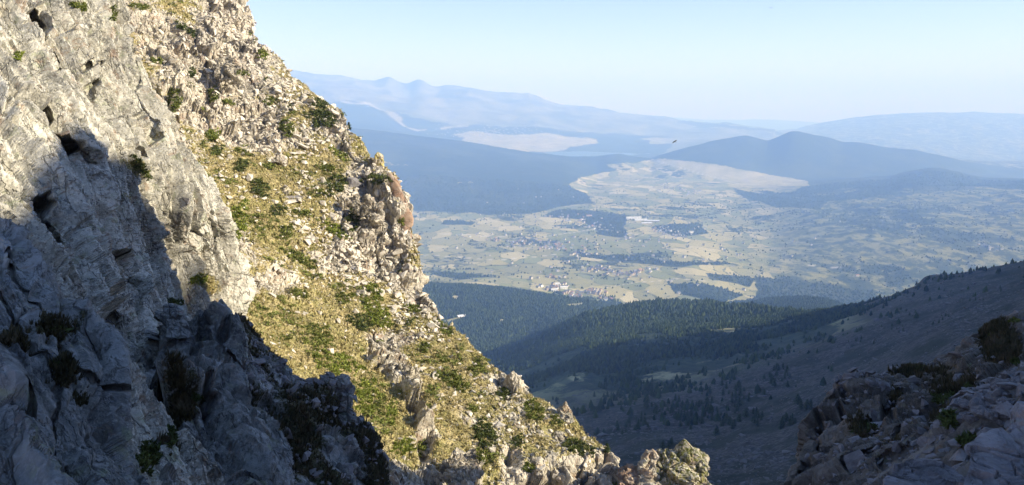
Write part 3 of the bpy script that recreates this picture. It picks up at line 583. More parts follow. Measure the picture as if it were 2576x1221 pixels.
C_CR = [([(398, 850), (408, 960)], 11, 1.0), ([(520, 805), (474, 880), (440, 935)], 12, 1.1), ([(562, 800), (600, 900), (626, 990)], 9, .9), ([(590, 870), (640, 960), (722, 1080)], 9, .8), ([(430, 1060), (500, 1120), (560, 1200)], 11, .8), ([(500, 960), (540, 1010)], 16, 1.0)]
D_CR = [([(130, 800), (200, 900), (280, 990)], 9, .35), ([(20, 630), (90, 735), (130, 800)], 8, .3), ([(-10, 760), (90, 862), (150, 960), (170, 1080)], 9, .25), ([(210, 1000), (262, 1110), (300, 1200)], 8, .3), ([(30, 1000), (110, 1090), (170, 1210)], 9, .3)]
F_CR = [([(2262, 1000), (2225, 1040), (2180, 1085)], 18, 1.2), ([(2110, 980), (2060, 1060), (2000, 1180)], 9, .6), ([(2420, 1100), (2330, 1180), (2260, 1221)], 9, .5), ([(2330, 1060), (2250, 1130), (2150, 1200)], 11, .7), ([(2180, 950), (2120, 1040)], 8, .5)]
def disp_C(P, N, px, py):
    warp = np.stack([fbm(P / 1.6, 2, 410 + k) for k in range(3)], -1) * 0.14
    Q = P + warp
    h0, e0 = facets(Q, 2.4, 421, BAS, 1.2); h1, e1 = facets(Q, 1.0, 431, BAS, 1.3); h2, e2 = facets(Q, 0.42, 441, BAS, 1.4); h3, _ = facets(Q, 0.17, 451, None, 1.4)
    h0 = h0 * (.5 + .5 * sstep(0, .06, e0)); h1 = h1 * (.4 + .6 * sstep(0, .08, e1))
    edge = np.exp(-(np.abs(np.arange(P.shape[1]) - 260) / 45.0) ** 2)[None, :]
    D = (1 - .75 * edge) * 0.45 * h0 + 0.24 * h1 + 0.085 * h2 + 0.022 * h3 - 0.3 * (1 - sstep(0, .10, e0)) - 0.12 * (1 - sstep(0, .10, e1)) + 0.03 * fbm(P / .4, 4, 403) - .35 + (1 - .6 * edge) * (.5 * shingle(P, BAS, 2.2, 461) + .22 * shingle(P, BAS, .8, 463, .8))
    g = blobs(px, py, [(470, 1000, 60, 30, .8), (420, 1110, 40, 60, .7), (440, 770, 40, 14, .5)]) + 0.15 * fbm(P / 1.2, 4, 405)
    return P + N * D[..., None] + crevice(P, px, py, C_CR, .6) * .7, dict(grass=np.clip(g, 0, 1))
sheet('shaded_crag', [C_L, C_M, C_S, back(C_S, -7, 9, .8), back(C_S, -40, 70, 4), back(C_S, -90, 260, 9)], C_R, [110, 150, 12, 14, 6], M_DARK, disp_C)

# --- A1: the close rock shoulder, lower left
D_R = 420
D_S = np.array([(-200, 520, 12.5), (-60, 545, 11.8), (10, 556, 11.4), (40, 585, 11.1), (62, 630, 10.8), (100, 668, 10.6), (130, 730, 10.4), (150, 790, 10.2), (185, 815, 10.1), (235, 840, 10), (262, 858, 9.9), (285, 905, 9.6), (282, 960, 9.3), (268, 1020, 9), (270, 1075, 8.7), (298, 1130, 8.3), (335, 1180, 8), (372, 1221, 7.8), (450, 1420, 6.9)])
D_M = np.array([(-200, 700, 9.5), (-60, 740, 9), (40, 820, 8.6), (110, 920, 8.2), (140, 1020, 7.7), (170, 1120, 7.2), (200, 1221, 6.7), (230, 1420, 5.9)])
D_L = np.array([(-300, 950, 7.2), (-150, 1000, 7), (-80, 1060, 6.7), (-40, 1150, 6.3), (-30, 1250, 5.9), (-20, 1420, 5.2)])
BASD = basis_from(W(300, 1150, 8) - W(60, 640, 10.8), 2.4)
def disp_D(P, N, px, py):
    warp = np.stack([fbm(P / 0.9, 2, 510 + k) for k in range(3)], -1) * 0.08
    Q = P + warp
    h0, e0 = facets(Q, 1.1, 521, BASD, 1.2); h1, e1 = facets(Q, 0.42, 531, BASD, 1.3); h2, e2 = facets(Q, 0.16, 541, BASD, 1.4); h3, _ = facets(Q, 0.07, 551, None, 1.4)
    h0 = h0 * (.5 + .5 * sstep(0, .06, e0)); h1 = h1 * (.4 + .6 * sstep(0, .08, e1))
    ro = np.clip(.55 + .6 * fbm(P / 1.5, 4, 502), .1, 1.2)
    D = 0.17 * h0 + ro * (0.10 * h1 + 0.035 * h2 + 0.010 * h3 - 0.06 * (1 - sstep(0, .14, e1))) - 0.10 * (1 - sstep(0, .12, e0)) + 0.05 * fbm(P / .3, 5, 503, 0.65) + 0.16 * fbm(P / 1.6, 3, 504)
    D = D + .2 * shingle(P, BASD, 1.1, 561) + .08 * shingle(P, BASD, .4, 563, .8)
    g = blobs(px, py, [(25, 880, 40, 20, .8), (110, 830, 50, 22, .7), (160, 925, 26, 22, .9), (165, 960, 20, 24, .6), (210, 1000, 20, 20, .7), (180, 830, 60, 16, .5), (150, 1060, 40, 16, .3)]) + 0.14 * fbm(P / .8, 4, 505)
    return P + N * D[..., None] + crevice(P, px, py, D_CR, .25) * .6, dict(grass=np.clip(g, 0, 1))
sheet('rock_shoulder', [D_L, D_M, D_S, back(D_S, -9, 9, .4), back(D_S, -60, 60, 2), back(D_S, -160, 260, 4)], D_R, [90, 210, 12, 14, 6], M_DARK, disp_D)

# --- A4: the shaded broken slope between crag and shadow edge, with its own knolls
E_R = 220
E_S = np.array([(600, 800, 38), (630, 830, 38), (680, 880, 38), (720, 905, 37.5), (755, 960, 37), (790, 965, 37), (812, 972, 36.5), (822, 966, 36.5), (850, 968, 36), (870, 1000, 36), (884, 1062, 36), (900, 1060, 35.5), (925, 1068, 35), (945, 1090, 34.5), (950, 1120, 34), (962, 1150, 33), (968, 1221, 31), (990, 1420, 26)])
E_L = np.array([(560, 860, 33), (600, 950, 31), (620, 1030, 29), (660, 1120, 26), (690, 1221, 24), (720, 1420, 20)])
def disp_E(P, N, px, py):
    warp = np.stack([fbm(P / 1.0, 3, 610 + k) for k in range(3)], -1) * 0.4
    Q = P + warp
    h0, e0 = facets(Q, 2.2, 621, BAS, 1.2); h1, e1 = facets(Q, 0.8, 631, BASB, 1.4); h2, e2 = facets(Q, 0.36, 641, None, 1.5)
    g = np.clip(0.45 + 1.1 * fbm(P / 3, 4, 605), 0, 1)
    D = (1 - .6 * g) * (0.45 * h0 + 0.22 * h1 + 0.07 * h2 - 0.15 * (1 - sstep(0, .15, e1)))
    return P + N * D[..., None], dict(grass=np.clip(g, 0, 1))
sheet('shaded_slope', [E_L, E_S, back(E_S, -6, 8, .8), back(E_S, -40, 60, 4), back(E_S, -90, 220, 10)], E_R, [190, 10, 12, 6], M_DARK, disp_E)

# --- R: the shaded rocks at lower right
F_R = 520
F_S = np.array([(1905, 1400, 19), (1940, 1290, 21), (1961, 1221, 22), (1990, 1150, 23.5), (2019, 1085, 25), (2050, 1045, 26), (2077, 1017, 27), (2105, 990, 28), (2118, 970, 28.5), (2128, 945, 29), (2150, 936, 29), (2190, 940, 29), (2232, 939, 29), (2290, 930, 29), (2330, 925, 29), (2365, 912, 29), (2417, 900, 29), (2440, 862, 29.5), (2480, 837, 30), (2513, 815, 30.5), (2576, 798, 31), (2650, 770, 32), (2850, 700, 34)])
F_M = np.array([(1960, 1420, 16), (2030, 1300, 17.5), (2090, 1200, 19), (2150, 1120, 20.5), (2230, 1070, 21.5), (2320, 1035, 22), (2420, 1000, 21.5), (2520, 940, 22), (2620, 890, 22.5), (2850, 800, 24)])
F_N = np.array([(2080, 1430, 12.5), (2180, 1330, 13), (2280, 1230, 13.8), (2370, 1150, 14.2), (2460, 1080, 14.2), (2560, 1030, 14), (2680, 980, 14), (2850, 920, 14.5)])
F_Z = np.array([(2200, 1600, 7.5), (2320, 1450, 8), (2420, 1330, 8.4), (2520, 1240, 8.6), (2620, 1160, 8.6), (2750, 1080, 8.7), (2900, 1020, 9)])
BASR = basis_from(W(2400, 1010, 20) - W(2080, 1180, 22), 2.6)
def disp_F(P, N, px, py):
    warp = np.stack([fbm(P / 1.6, 2, 710 + k) for k in range(3)], -1) * 0.14
    Q = P + warp
    h0, e0 = facets(Q, 2.3, 721, BASR, 1.1); h1, e1 = facets(Q, 0.9, 731, BASR, 1.3); h2, e2 = facets(Q, 0.36, 741, BASR, 1.4); h3, _ = facets(Q, 0.14, 751, None, 1.4)
    g = blobs(px, py, [(2300, 940, 80, 16, .9), (2174, 1085, 60, 36, .9), (2250, 1010, 30, 30, .5), (2387, 1060, 55, 50, .8), (2417, 985, 90, 36, 1.0), (2540, 900, 80, 60, .9), (2500, 840, 50, 30, .9), (2400, 1110, 50, 40, .6), (2290, 1150, 70, 40, .55), (2080, 1130, 50, 60, .4)]) - blobs(px, py, [(2500, 1010, 60, 30, .5), (2560, 960, 30, 20, .8)]) + 0.5 * fbm(P / 2.2, 5, 705, .6) - .05
    cr = 1 - 0.8 * sstep(.2, .6, g)
    s = np.clip(np.linalg.norm(P - np.array([0, 0, ZC]), axis=-1) / 26, .3, 1)
    D = .12 + s * cr * (0.50 * h0 + 0.22 * h1 + 0.08 * h2 + 0.025 * h3 - 0.25 * (1 - sstep(0, .14, e0)) - 0.12 * (1 - sstep(0, .15, e1))) + 0.04 * fbm(P / .4, 4, 703, 0.65) + .35 * fbm(P / 4, 3, 704)
    D = D * (1 - .6 * np.exp(-(np.abs(np.arange(P.shape[1]) - 362) / 34.0) ** 2)[None, :])
    return P + N * D[..., None] + crevice(P, px, py, F_CR, .6), dict(grass=np.clip(g, 0, 1))
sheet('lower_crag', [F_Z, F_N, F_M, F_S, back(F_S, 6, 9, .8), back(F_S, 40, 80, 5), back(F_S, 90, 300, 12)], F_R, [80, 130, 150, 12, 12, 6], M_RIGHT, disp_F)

# ------------------------------------------------------------------ picking helper
bpy.context.view_layer.update()
def dg(): return bpy.context.evaluated_depsgraph_get()
DG = dg()
CAMV = Vector((0, 0, ZC))
def pick(px, py):
    d = Vector(W(px, py, 10.0)) - CAMV; d.normalize()
    ok, loc, nrm, idx, ob, _ = sc.ray_cast(DG, CAMV, d)
    return (loc, nrm, ob.name) if ok else (None, None, None)

# --- the east wall of the gully, outside the frame to the right: unseen, its crest shaped to cast the shadow across the left wall
SHADOW_EDGE = [(2, 548), (45, 545), (78, 500), (84, 412), (128, 402), (165, 345), (176, 306), (205, 312), (238, 345), (262, 385), (290, 402), (332, 412), (352, 438), (372, 470), (384, 520), (400, 562), (420, 610), (440, 650), (452, 690), (480, 712), (490, 730), 
               (722, 890), (742, 905), (786, 948), (830, 965), (905, 1068), (960, 1112), (1010, 1160), (1060, 1202), (1085, 1221)]
crest = []
XW = 62.0
for px_, py_ in SHADOW_EDGE:
    loc, n_, nm = pick(px_, py_)
    if loc is None or loc.y > 200: continue
    k = (XW - loc.x) / SUN[0]
    crest.append((loc.y + SUN[1] * k, loc.z + SUN[2] * k))
crest.sort()
cy = np.array([c[0] for c in crest]); cz = np.array([c[1] for c in crest])
print('CREST', [(round(a, 1), round(b - ZC, 1)) for a, b in crest])
sel = cy < 25; cy, cz = cy[sel], cz[sel]
bins = np.arange(cy[0], cy[-1] + 1.0, 0.9); by = [(cy[(cy >= a) & (cy < a + .9)].mean(), np.median(cz[(cy >= a) & (cy < a + .9)])) for a in bins if ((cy >= a) & (cy < a + .9)).any()]
cy = np.array([b[0] for b in by]); cz = np.array([b[1] for b in by]); yl = cy[-1]
yy_ = np.concatenate([[-160, -80, -40, cy[0] - 12, cy[0] - 4], cy, [yl + 1.6, yl + 3, 30, 38, 40.5, 41.6, 42.6, 43.6, 46, 50, 60, 75, 100, 150, 220]])
zz_ = ZC + np.concatenate([[90, 70, 52, cz[0] + 9 - ZC, cz[0] + 2 - ZC], cz - ZC, [22, 19, 15, 12, 9, 5.5, 3, -3, -12, -20, -30, -45, -62, -100, -150]])
ye = np.linspace(-160, 220, 900); ze = np.interp(ye, yy_, zz_)
wallx = np.full_like(ye, XW)
cr_g = ('w', np.stack([wallx, ye, ze], 1))
base_z = np.interp(ye, [-160, -20, 0, 20, 34, 60, 110, 220], [ZC - 4, ZC - 6, ZC - 7, ZC - 9, ZC - 14, ZC - 45, ZC - 95, ZC - 175])
base_x = np.interp(ye, [-160, 0, 34, 60, 110, 220], [22, 20, 26, 44, 58, 58])
mid = ('w', np.stack([wallx - 5, ye, np.minimum(ze - 9, 0.45 * base_z + .55 * ze)], 1))
bas = ('w', np.stack([np.minimum(base_x, XW - 8), ye, np.minimum(base_z, ze - 14)], 1))
b1 = ('w', np.stack([wallx + 3, ye, ze - 4], 1)); b2 = ('w', np.stack([wallx + 60, ye, ze - 90], 1)); b3 = ('w', np.stack([wallx + 140, ye, ze - 200], 1))
def disp_W(P, N, px, py):
    e = np.ones(P.shape[:2]); 
    h0, e0 = facets(P, 5, 821, None, 1.2); h1, e1 = facets(P, 1.8, 831, None, 1.3)
    dist = np.abs(P[..., 0] - XW); m = sstep(1, 8, dist)
    return P + N * (m * (1.0 * h0 + .5 * h1))[..., None] + np.array([0, 0, 1]) * ((1 - m) * 0.12 * h1)[..., None], dict(grass=np.clip(.2 + .8 * fbm(P / 6, 4, 805), 0, 1))
def key_resample(C, n, key=None):    # rows by y, so the guides stay level with each other
    t = np.linspace(C[0, 1], C[-1, 1], n)
    return np.stack([np.interp(t, C[:, 1], C[:, j]) for j in range(3)], 1)
_rs = resample; resample = key_resample
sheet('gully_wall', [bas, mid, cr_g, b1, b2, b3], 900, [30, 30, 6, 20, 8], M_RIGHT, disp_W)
resample = _rs
bpy.context.view_layer.update(); DG = dg()

# haze: the air itself
HB = bpy.data.meshes.new('haze')
x0, x1, y0, y1, z0, z1 = -52000, 74000, -3000, 64000, float(PG[..., 2].min()) - 60, float(max(PG[..., 2].max(), ZC + 120)) + 60
HB.from_pydata([(x, y, z) for z in (z0, z1) for y in (y0, y1) for x in (x0, x1)], [], [(0, 2, 3, 1), (4, 5, 7, 6), (0, 1, 5, 4), (2, 6, 7, 3), (0, 4, 6, 2), (1, 3, 7, 5)])
t = NT('air'); pv = t.n('ShaderNodeVolumePrincipled'); pv.inputs['Color'].default_value = (0.30, 0.51, 1.0, 1); pv.inputs['Density'].default_value = 1.1e-4
pv.inputs['Absorption Color'].default_value = (0.70, 0.70, 0.70, 1); pv.inputs['Anisotropy'].default_value = 0.0
t.l(pv.outputs[0], t.out.inputs['Volume']); HB.materials.append(t.m)
tag(link('haze', HB), kind='stuff')

# ------------------------------------------------------------------ builders for what stands on the rock
def build_many(name, tV, tF, pos, scl, rot, mats, matidx=None):
    """merge many copies of template variants into one mesh. tV: list of (v,3), tF: list of (f,k)"""
    n = len(pos); var = RNG.integers(0, len(tV), n); Vs, Fs, Ms, o = [], [], [], 0
    for k in range(len(tV)):
        m = np.where(var == k)[0]
        if not len(m): continue
        v = tV[k][None] * scl[m][:, None, :]; v = np.einsum('nij,nvj->nvi', rot[m], v) + pos[m][:, None, :]
        f = tF[k][None] + (np.arange(len(m)) * len(tV[k]))[:, None, None] + o
        Vs.append(v.reshape(-1, 3)); Fs.append(f.reshape(-1, tF[k].shape[1])); o += len(m) * len(tV[k])
        if matidx: Ms.append(np.tile(matidx[k], len(m)))
    return mesh_np(name, np.concatenate(Vs), np.concatenate(Fs), mats, matidx=np.concatenate(Ms) if matidx else None)
def rotz(a):
    c, s = np.cos(a), np.sin(a); z = np.zeros_like(a); o = z + 1
    return np.stack([np.stack([c, -s, z], -1), np.stack([s, c, z], -1), np.stack([z, z, o], -1)], -2)
def rot_to(N, ang):
    """frames whose z is N, spun by ang"""
    N = norm(N); t = norm(np.cross(N, np.where(np.abs(N[:, 2:3]) > .95, [[1., 0, 0]], [[0., 0, 1]]))); b = np.cross(N, t)
    c, s = np.cos(ang)[:, None], np.sin(ang)[:, None]
    return np.stack([t * c + b * s, b * c - t * s, N], -1)
def hull_stone(seed, n=11, flat=0.6, lng=1.3):
    import bmesh
    r = np.random.default_rng(seed); p = norm(r.normal(size=(n, 3))) * r.uniform(.8, 1.05, (n, 1)) * (lng, 0.95, flat)
    bm = bmesh.new()
    for q in p: bm.verts.new(q)
    bmesh.ops.convex_hull(bm, input=bm.verts[:]); bmesh.ops.delete(bm, geom=[v for v in bm.verts if not v.link_faces], context='VERTS')
    bmesh.ops.triangulate(bm, faces=bm.faces[:]); bm.verts.index_update()
    V = np.array([v.co[:] for v in bm.verts]); F = np.array([[v.index for v in f.verts] for f in bm.faces]); bm.free(); return V, F
ST = [hull_stone(100 + k, 9 + k % 4, [.45, .6, .75, .35][k % 4], [1.2, 1.5, 1.1, 1.35][k % 4]) for k in range(10)]
def fine_stone(name, seed, mat, flat=.65, lng=1.3):
    """an angular boulder with chipped facets, origin at its foot"""
    import bmesh
    V, F = hull_stone(seed, 12, flat, lng); bm = bmesh.new(); vs = [bm.verts.new(v) for v in V]
    for f in F: bm.faces.new([vs[i] for i in f])
    bmesh.ops.subdivide_edges(bm, edges=bm.edges[:], cuts=3, use_grid_fill=True); bmesh.ops.triangulate(bm, faces=bm.faces[:]); bm.verts.index_update()
    P = np.array([v.co[:] for v in bm.verts]); Fc = np.array([[v.index for v in f.verts] for f in bm.faces]); bm.free()
    h, e = facets(P + seed, .55, seed, None, 1.2); h2, _ = facets(P + seed, .25, seed + 9, None, 1.2)
    P = P * (1 + .05 * h + .03 * h2)[:, None]; P[:, 2] -= P[:, 2].min() * .6
    return mesh_np(name, P, Fc, [mat])

def row_solid(name, rows, mat, label, cat, depth=1.0, facet=1.2, amp=.25, n=64, seed=900, group=None, lean=(0, 0), grassy=0.0, m=220, back=0.0):
    """a free-standing rock: rows = (py, px_left, px_right, Y); round cross-sections, chipped into facets"""
    rows = np.array(rows, float); r = np.stack([np.interp(np.linspace(rows[0, 0], rows[-1, 0], m), rows[:, 0], rows[:, k]) for k in range(4)], 1)
    L = W(r[:, 1], r[:, 0], r[:, 3]); Rr = W(r[:, 2], r[:, 0], r[:, 3]); c = (L + Rr) / 2; hw = np.maximum(np.linalg.norm(Rr - L, axis=1) / 2, .02)
    th = np.linspace(0, 2 * np.pi, n, endpoint=False); cs, sn = np.cos(th), np.sin(th); ex = 0.72
    X = np.sign(cs) * np.abs(cs) ** ex; Yv = np.sign(sn) * np.abs(sn) ** ex
    hw = hw[:, None]; P = np.stack([c[:, None, 0] + hw * X, c[:, None, 1] + np.minimum(hw, hw.max() * .8) * depth * Yv + back, np.repeat(c[:, None, 2], n, 1)], -1)
    P = np.concatenate([P, P[:, :1]], 1); du = np.gradient(P, axis=0); dv = np.gradient(P, axis=1); N = norm(np.cross(du, dv)); cc = P - c[:, None]
    if (N * cc).sum() < 0: N = -N
    B_ = basis_from((0.25, 0.1, -1), 1.9); w = np.stack([fbm(P / facet, 3, seed + k) for k in range(3)], -1) * facet * .3
    h0, e0 = facets(P + w, facet, seed, B_, 1.2); h1, e1 = facets(P + w, facet * .42, seed + 20, B_, 1.3); h2, _ = facets(P, facet * .18, seed + 40, None, 1.3)
    s = np.minimum(1, hw / (facet * .6))
    D = amp * s * (h0 + .55 * h1 + .2 * h2 - .5 * (1 - sstep(0, .14, e0)) - .25 * (1 - sstep(0, .14, e1)))
    Q = P + N * D[..., None]; Q[:, -1] = Q[:, 0]
    top = Q[0, :n].mean(0); bot = Q[-1, :n].mean(0); g = grassy * sstep(.25, .7, N[..., 2] + .5 * fbm(P / 1.2, 4, seed + 7) + .25)
    V = Q[:, :n].reshape(-1, 3); g = g[:, :n].reshape(-1)
    i = np.arange((m - 1) * n); a = i // n; b = i % n; b2 = (b + 1) % n
    F = np.stack([a * n + b, a * n + b2, (a + 1) * n + b2, (a + 1) * n + b], 1); F = np.concatenate([F[:, [0, 1, 2]], F[:, [0, 2, 3]]])
    k = np.arange(n); F = np.concatenate([F, np.stack([np.full(n, len(V)), (k + 1) % n, k], 1), np.stack([np.full(n, len(V) + 1), (m - 1) * n + k, (m - 1) * n + (k + 1) % n], 1)])
    V = np.concatenate([V, [top, bot]]); g = np.concatenate([g, [0, 0]])
    o = link(name, mesh_np(name, V - bot, F, [mat], dict(grass=g))); o.location = bot; tag(o, label, cat, group); return o

row_solid('standing_stone', [(384, 949, 954, 115.5), (390, 945, 960, 115.5), (397, 943, 967, 115.5), (410, 941, 967, 115.5), (428, 941, 966, 115.5), (446, 943, 969, 114)], M_LICHEN, 'upright stone block splashed with bright yellow lichen on the skyline crest', 'standing stone', .8, .9, .12, seed=901)
row_solid('boulder', [(396, 931, 936, 116.5), (402, 928, 940, 116.5), (416, 927, 941, 116.5), (428, 926, 942, 116)], M_PINN, 'small grey block tucked left of the yellow lichened standing stone', 'boulder', 1, .5, .08, seed=905, m=80)
row_solid('rock_pillar', [(455, 962, 984, 111), (462, 950, 990, 111), (480, 947, 990, 110.8), (500, 950, 990, 110.2), (520, 955, 990, 109.5), (545, 955, 992, 107)], M_PINN, 'pale squared pillar with yellow lichen below the crest shrub, left of the leaning flake', 'rock pillar', .8, 1.1, .2, seed=911)
row_solid('leaning_flake', [(437, 974, 984, 108.5), (446, 972, 994, 108.5), (458, 978, 1003, 108.3), (480, 988, 1012, 108), (500, 989, 1020, 107.6), (515, 992, 1029, 107.2), (535, 1000, 1036, 106.6), (550, 1003, 1041, 106), (566, 1006, 1040, 105.5), (576, 1012, 1034, 105), (600, 1012, 1036, 103)], M_BROWN, 'tall curved rusty brown flake leaning off the skyline edge of the sunlit mountainside', 'rock flake', .7, 3.0, .16, seed=921)
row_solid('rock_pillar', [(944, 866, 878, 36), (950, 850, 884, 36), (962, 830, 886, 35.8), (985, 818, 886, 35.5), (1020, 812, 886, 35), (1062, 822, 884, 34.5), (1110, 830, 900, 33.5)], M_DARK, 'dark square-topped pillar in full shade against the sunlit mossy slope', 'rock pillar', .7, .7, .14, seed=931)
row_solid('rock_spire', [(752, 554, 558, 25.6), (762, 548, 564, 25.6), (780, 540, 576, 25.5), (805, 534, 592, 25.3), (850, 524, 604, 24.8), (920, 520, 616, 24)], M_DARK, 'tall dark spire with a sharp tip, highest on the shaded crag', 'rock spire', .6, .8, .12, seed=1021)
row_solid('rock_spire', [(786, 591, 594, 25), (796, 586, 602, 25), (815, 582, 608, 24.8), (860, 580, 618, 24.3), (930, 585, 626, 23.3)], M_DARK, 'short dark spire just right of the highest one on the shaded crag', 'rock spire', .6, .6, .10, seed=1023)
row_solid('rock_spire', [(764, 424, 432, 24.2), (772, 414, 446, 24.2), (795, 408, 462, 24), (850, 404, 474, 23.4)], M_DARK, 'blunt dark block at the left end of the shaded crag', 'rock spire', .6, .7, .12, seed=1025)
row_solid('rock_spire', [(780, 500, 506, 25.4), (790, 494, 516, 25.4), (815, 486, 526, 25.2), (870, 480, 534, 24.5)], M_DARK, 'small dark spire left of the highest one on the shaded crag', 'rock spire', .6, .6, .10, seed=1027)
row_solid('rock_spire', [(1010, 1422, 1425, 72.5), (1018, 1419, 1429, 72.5), (1026, 1413, 1433, 72.5), (1036, 1402, 1437, 72.3), (1060, 1392, 1444, 71)], M_PINN, 'little pointed rock spire on the sunlit lower skyline', 'rock spire', .9, .6, .12, seed=941, m=120)
row_solid('rock_pinnacle', [(1130, 1640, 1644, 61), (1138, 1630, 1650, 61), (1152, 1619, 1655, 61), (1167, 1615, 1653, 60.8), (1181, 1609, 1649, 60.5), (1200, 1606, 1650, 60), (1225, 1600, 1668, 59), (1300, 1590, 1690, 56)], M_PINN, 'narrow pale pinnacle with a brown streak, left of the two at the bottom edge', 'rock pinnacle', .8, .9, .2, seed=951, m=260)
row_solid('rock_pinnacle', [(1105, 1719, 1723, 62), (1114, 1711, 1732, 62), (1122, 1705, 1738, 62), (1130, 1694, 1750, 62), (1142, 1664, 1762, 62), (1152, 1656, 1772, 61.8), (1167, 1653, 1781, 61.5), (1180, 1648, 1779, 61), (1200, 1647, 1782, 60.5), (1225, 1644, 1786, 59.5), (1320, 1630, 1800, 55)], M_PINN, 'broad pinnacle with a mossy green cap, its left side in shade, at the bottom edge', 'rock pinnacle', .75, 1.9, .30, n=140, seed=961, grassy=.5, m=300)
row_solid('rock_knoll', [(1170, 1575, 1590, 61), (1180, 1562, 1606, 61), (1195, 1556, 1614, 60.5), (1225, 1552, 1620, 59.5), (1300, 1545, 1640, 56)], M_BROWN, 'low brown knoll between the sunlit slope and the narrow pinnacle', 'rock knoll', .9, .9, .2, seed=971, m=160)
row_solid('rock_rib', [(822, 930, 958, 86), (832, 918, 968, 85.5), (850, 906, 982, 84), (870, 908, 988, 83), (890, 922, 1002, 81.5), (910, 938, 1016, 80), (935, 955, 1034, 78), (960, 972, 1046, 76), (985, 985, 1058, 74), (1005, 1005, 1066, 72.5), (1030, 1025, 1070, 71)], M_SLOPE, 'jagged grey rib of broken rock running down the middle of the sunlit slope', 'rock rib', .55, 1.3, .5, seed=981, m=420, n=120, back=1.0)
row_solid('rock_outcrop', [(1040, 1040, 1066, 70), (1060, 1046, 1074, 68.5), (1090, 1052, 1082, 66.5), (1120, 1058, 1086, 65), (1150, 1062, 1090, 63)], M_SLOPE, 'narrow split outcrop directly below the jagged grey rib', 'rock outcrop', .6, .8, .25, seed=985, m=200, back=.5)
row_solid('rock_outcrop', [(1150, 1150, 1200, 59), (1160, 1130, 1206, 58.5), (1180, 1118, 1208, 57.5), (1200, 1120, 1200, 56.5), (1235, 1130, 1195, 55)], M_SLOPE, 'blocky pale outcrop at the bottom of the sunlit slope right of the shadow tip', 'rock outcrop', .6, 1.0, .3, seed=988, m=200, n=90, back=.6)
row_solid('rock_outcrop', [(962, 1215, 1236, 82), (968, 1206, 1256, 82), (980, 1202, 1290, 81.5), (995, 1215, 1310, 80.5), (1010, 1240, 1316, 79.5)], M_BROWN, 'rusty red outcrop on the lower skyline right of a green shrub', 'rock outcrop', .5, 1.1, .25, seed=991, m=140, n=90, back=.5)
row_solid('rock_block', [(350, 650, 690, 113), (358, 644, 702, 113), (375, 640, 706, 112), (395, 650, 712, 110.5), (412, 668, 722, 109)], M_STONE, 'peach coloured cluster of upright blocks high in the sunlit slope', 'rock block', .5, 1.6, .4, seed=995, m=160, n=90, back=.8)
row_solid('rock_block', [(498, 880, 925, 103), (506, 874, 944, 103), (525, 885, 955, 102), (545, 905, 960, 101), (566, 930, 965, 100)], M_SLOPE, 'dark undercut block below the pale squared pillar', 'rock block', .5, 1.4, .4, seed=997, m=160, n=90, back=.6)
row_solid('rock_block', [(140, 560, 585, 124), (148, 548, 602, 124), (165, 535, 608, 123), (185, 540, 600, 121.5), (205, 560, 600, 120)], M_SLOPE, 'grey jointed block high up under the pale summit tower', 'rock block', .5, 1.5, .45, seed=999, m=160, n=90, back=.8)
row_solid('boulder', [(1012, 2560, 2600, 8.2), (1040, 2538, 2640, 8.2), (1090, 2536, 2660, 8), (1150, 2545, 2670, 7.8), (1190, 2560, 2680, 7.5)], M_BOULDER, 'large smooth pale boulder cut by the right edge of the picture', 'boulder', .7, .5, .05, seed=1003, m=160, n=90)
row_solid('rock_slab', [(1082, 2498, 2530, 7.9), (1100, 2475, 2552, 7.8), (1140, 2452, 2570, 7.6), (1180, 2440, 2580, 7.3), (1240, 2425, 2590, 6.9)], M_BOULDER, 'pale rounded slab in the bottom right corner left of the large boulder', 'rock slab', .6, .6, .06, seed=1007, m=160, n=90)
row_solid('rock_slab', [(1165, 2330, 2362, 9.2), (1180, 2290, 2400, 9), (1200, 2255, 2420, 8.8), (1235, 2232, 2430, 8.4)], M_BOULDER, 'long low grey slab along the bottom edge in the right corner', 'rock slab', .7, .6, .06, seed=1009, m=160, n=90)
row_solid('boulder', [(998, 2383, 2410, 20), (1004, 2376, 2430, 20), (1022, 2382, 2446, 19.5), (1050, 2400, 2455, 19), (1075, 2420, 2450, 18.5)], M_BOULDER, 'pale rounded boulder behind the round bush in the lower right', 'boulder', .8, .5, .08, seed=1011, m=140)
row_solid('boulder', [(1072, 2405, 2420, 14.6), (1082, 2394, 2432, 14.6), (1100, 2386, 2428, 14.4), (1120, 2390, 2420, 14.2)], M_BOULDER, 'tilted angular boulder below the round bush in the lower right', 'boulder', .8, .35, .06, seed=1013, m=120)
row_solid('boulder', [(944, 2560, 2590, 18), (958, 2545, 2600, 18), (990, 2540, 2610, 17.8), (1010, 2545, 2610, 17.5)], M_BOULDER, 'squared pale boulder at the right edge beneath the dark bushes', 'boulder', .8, .5, .07, seed=1015, m=120)
bpy.context.view_layer.update(); DG = dg()

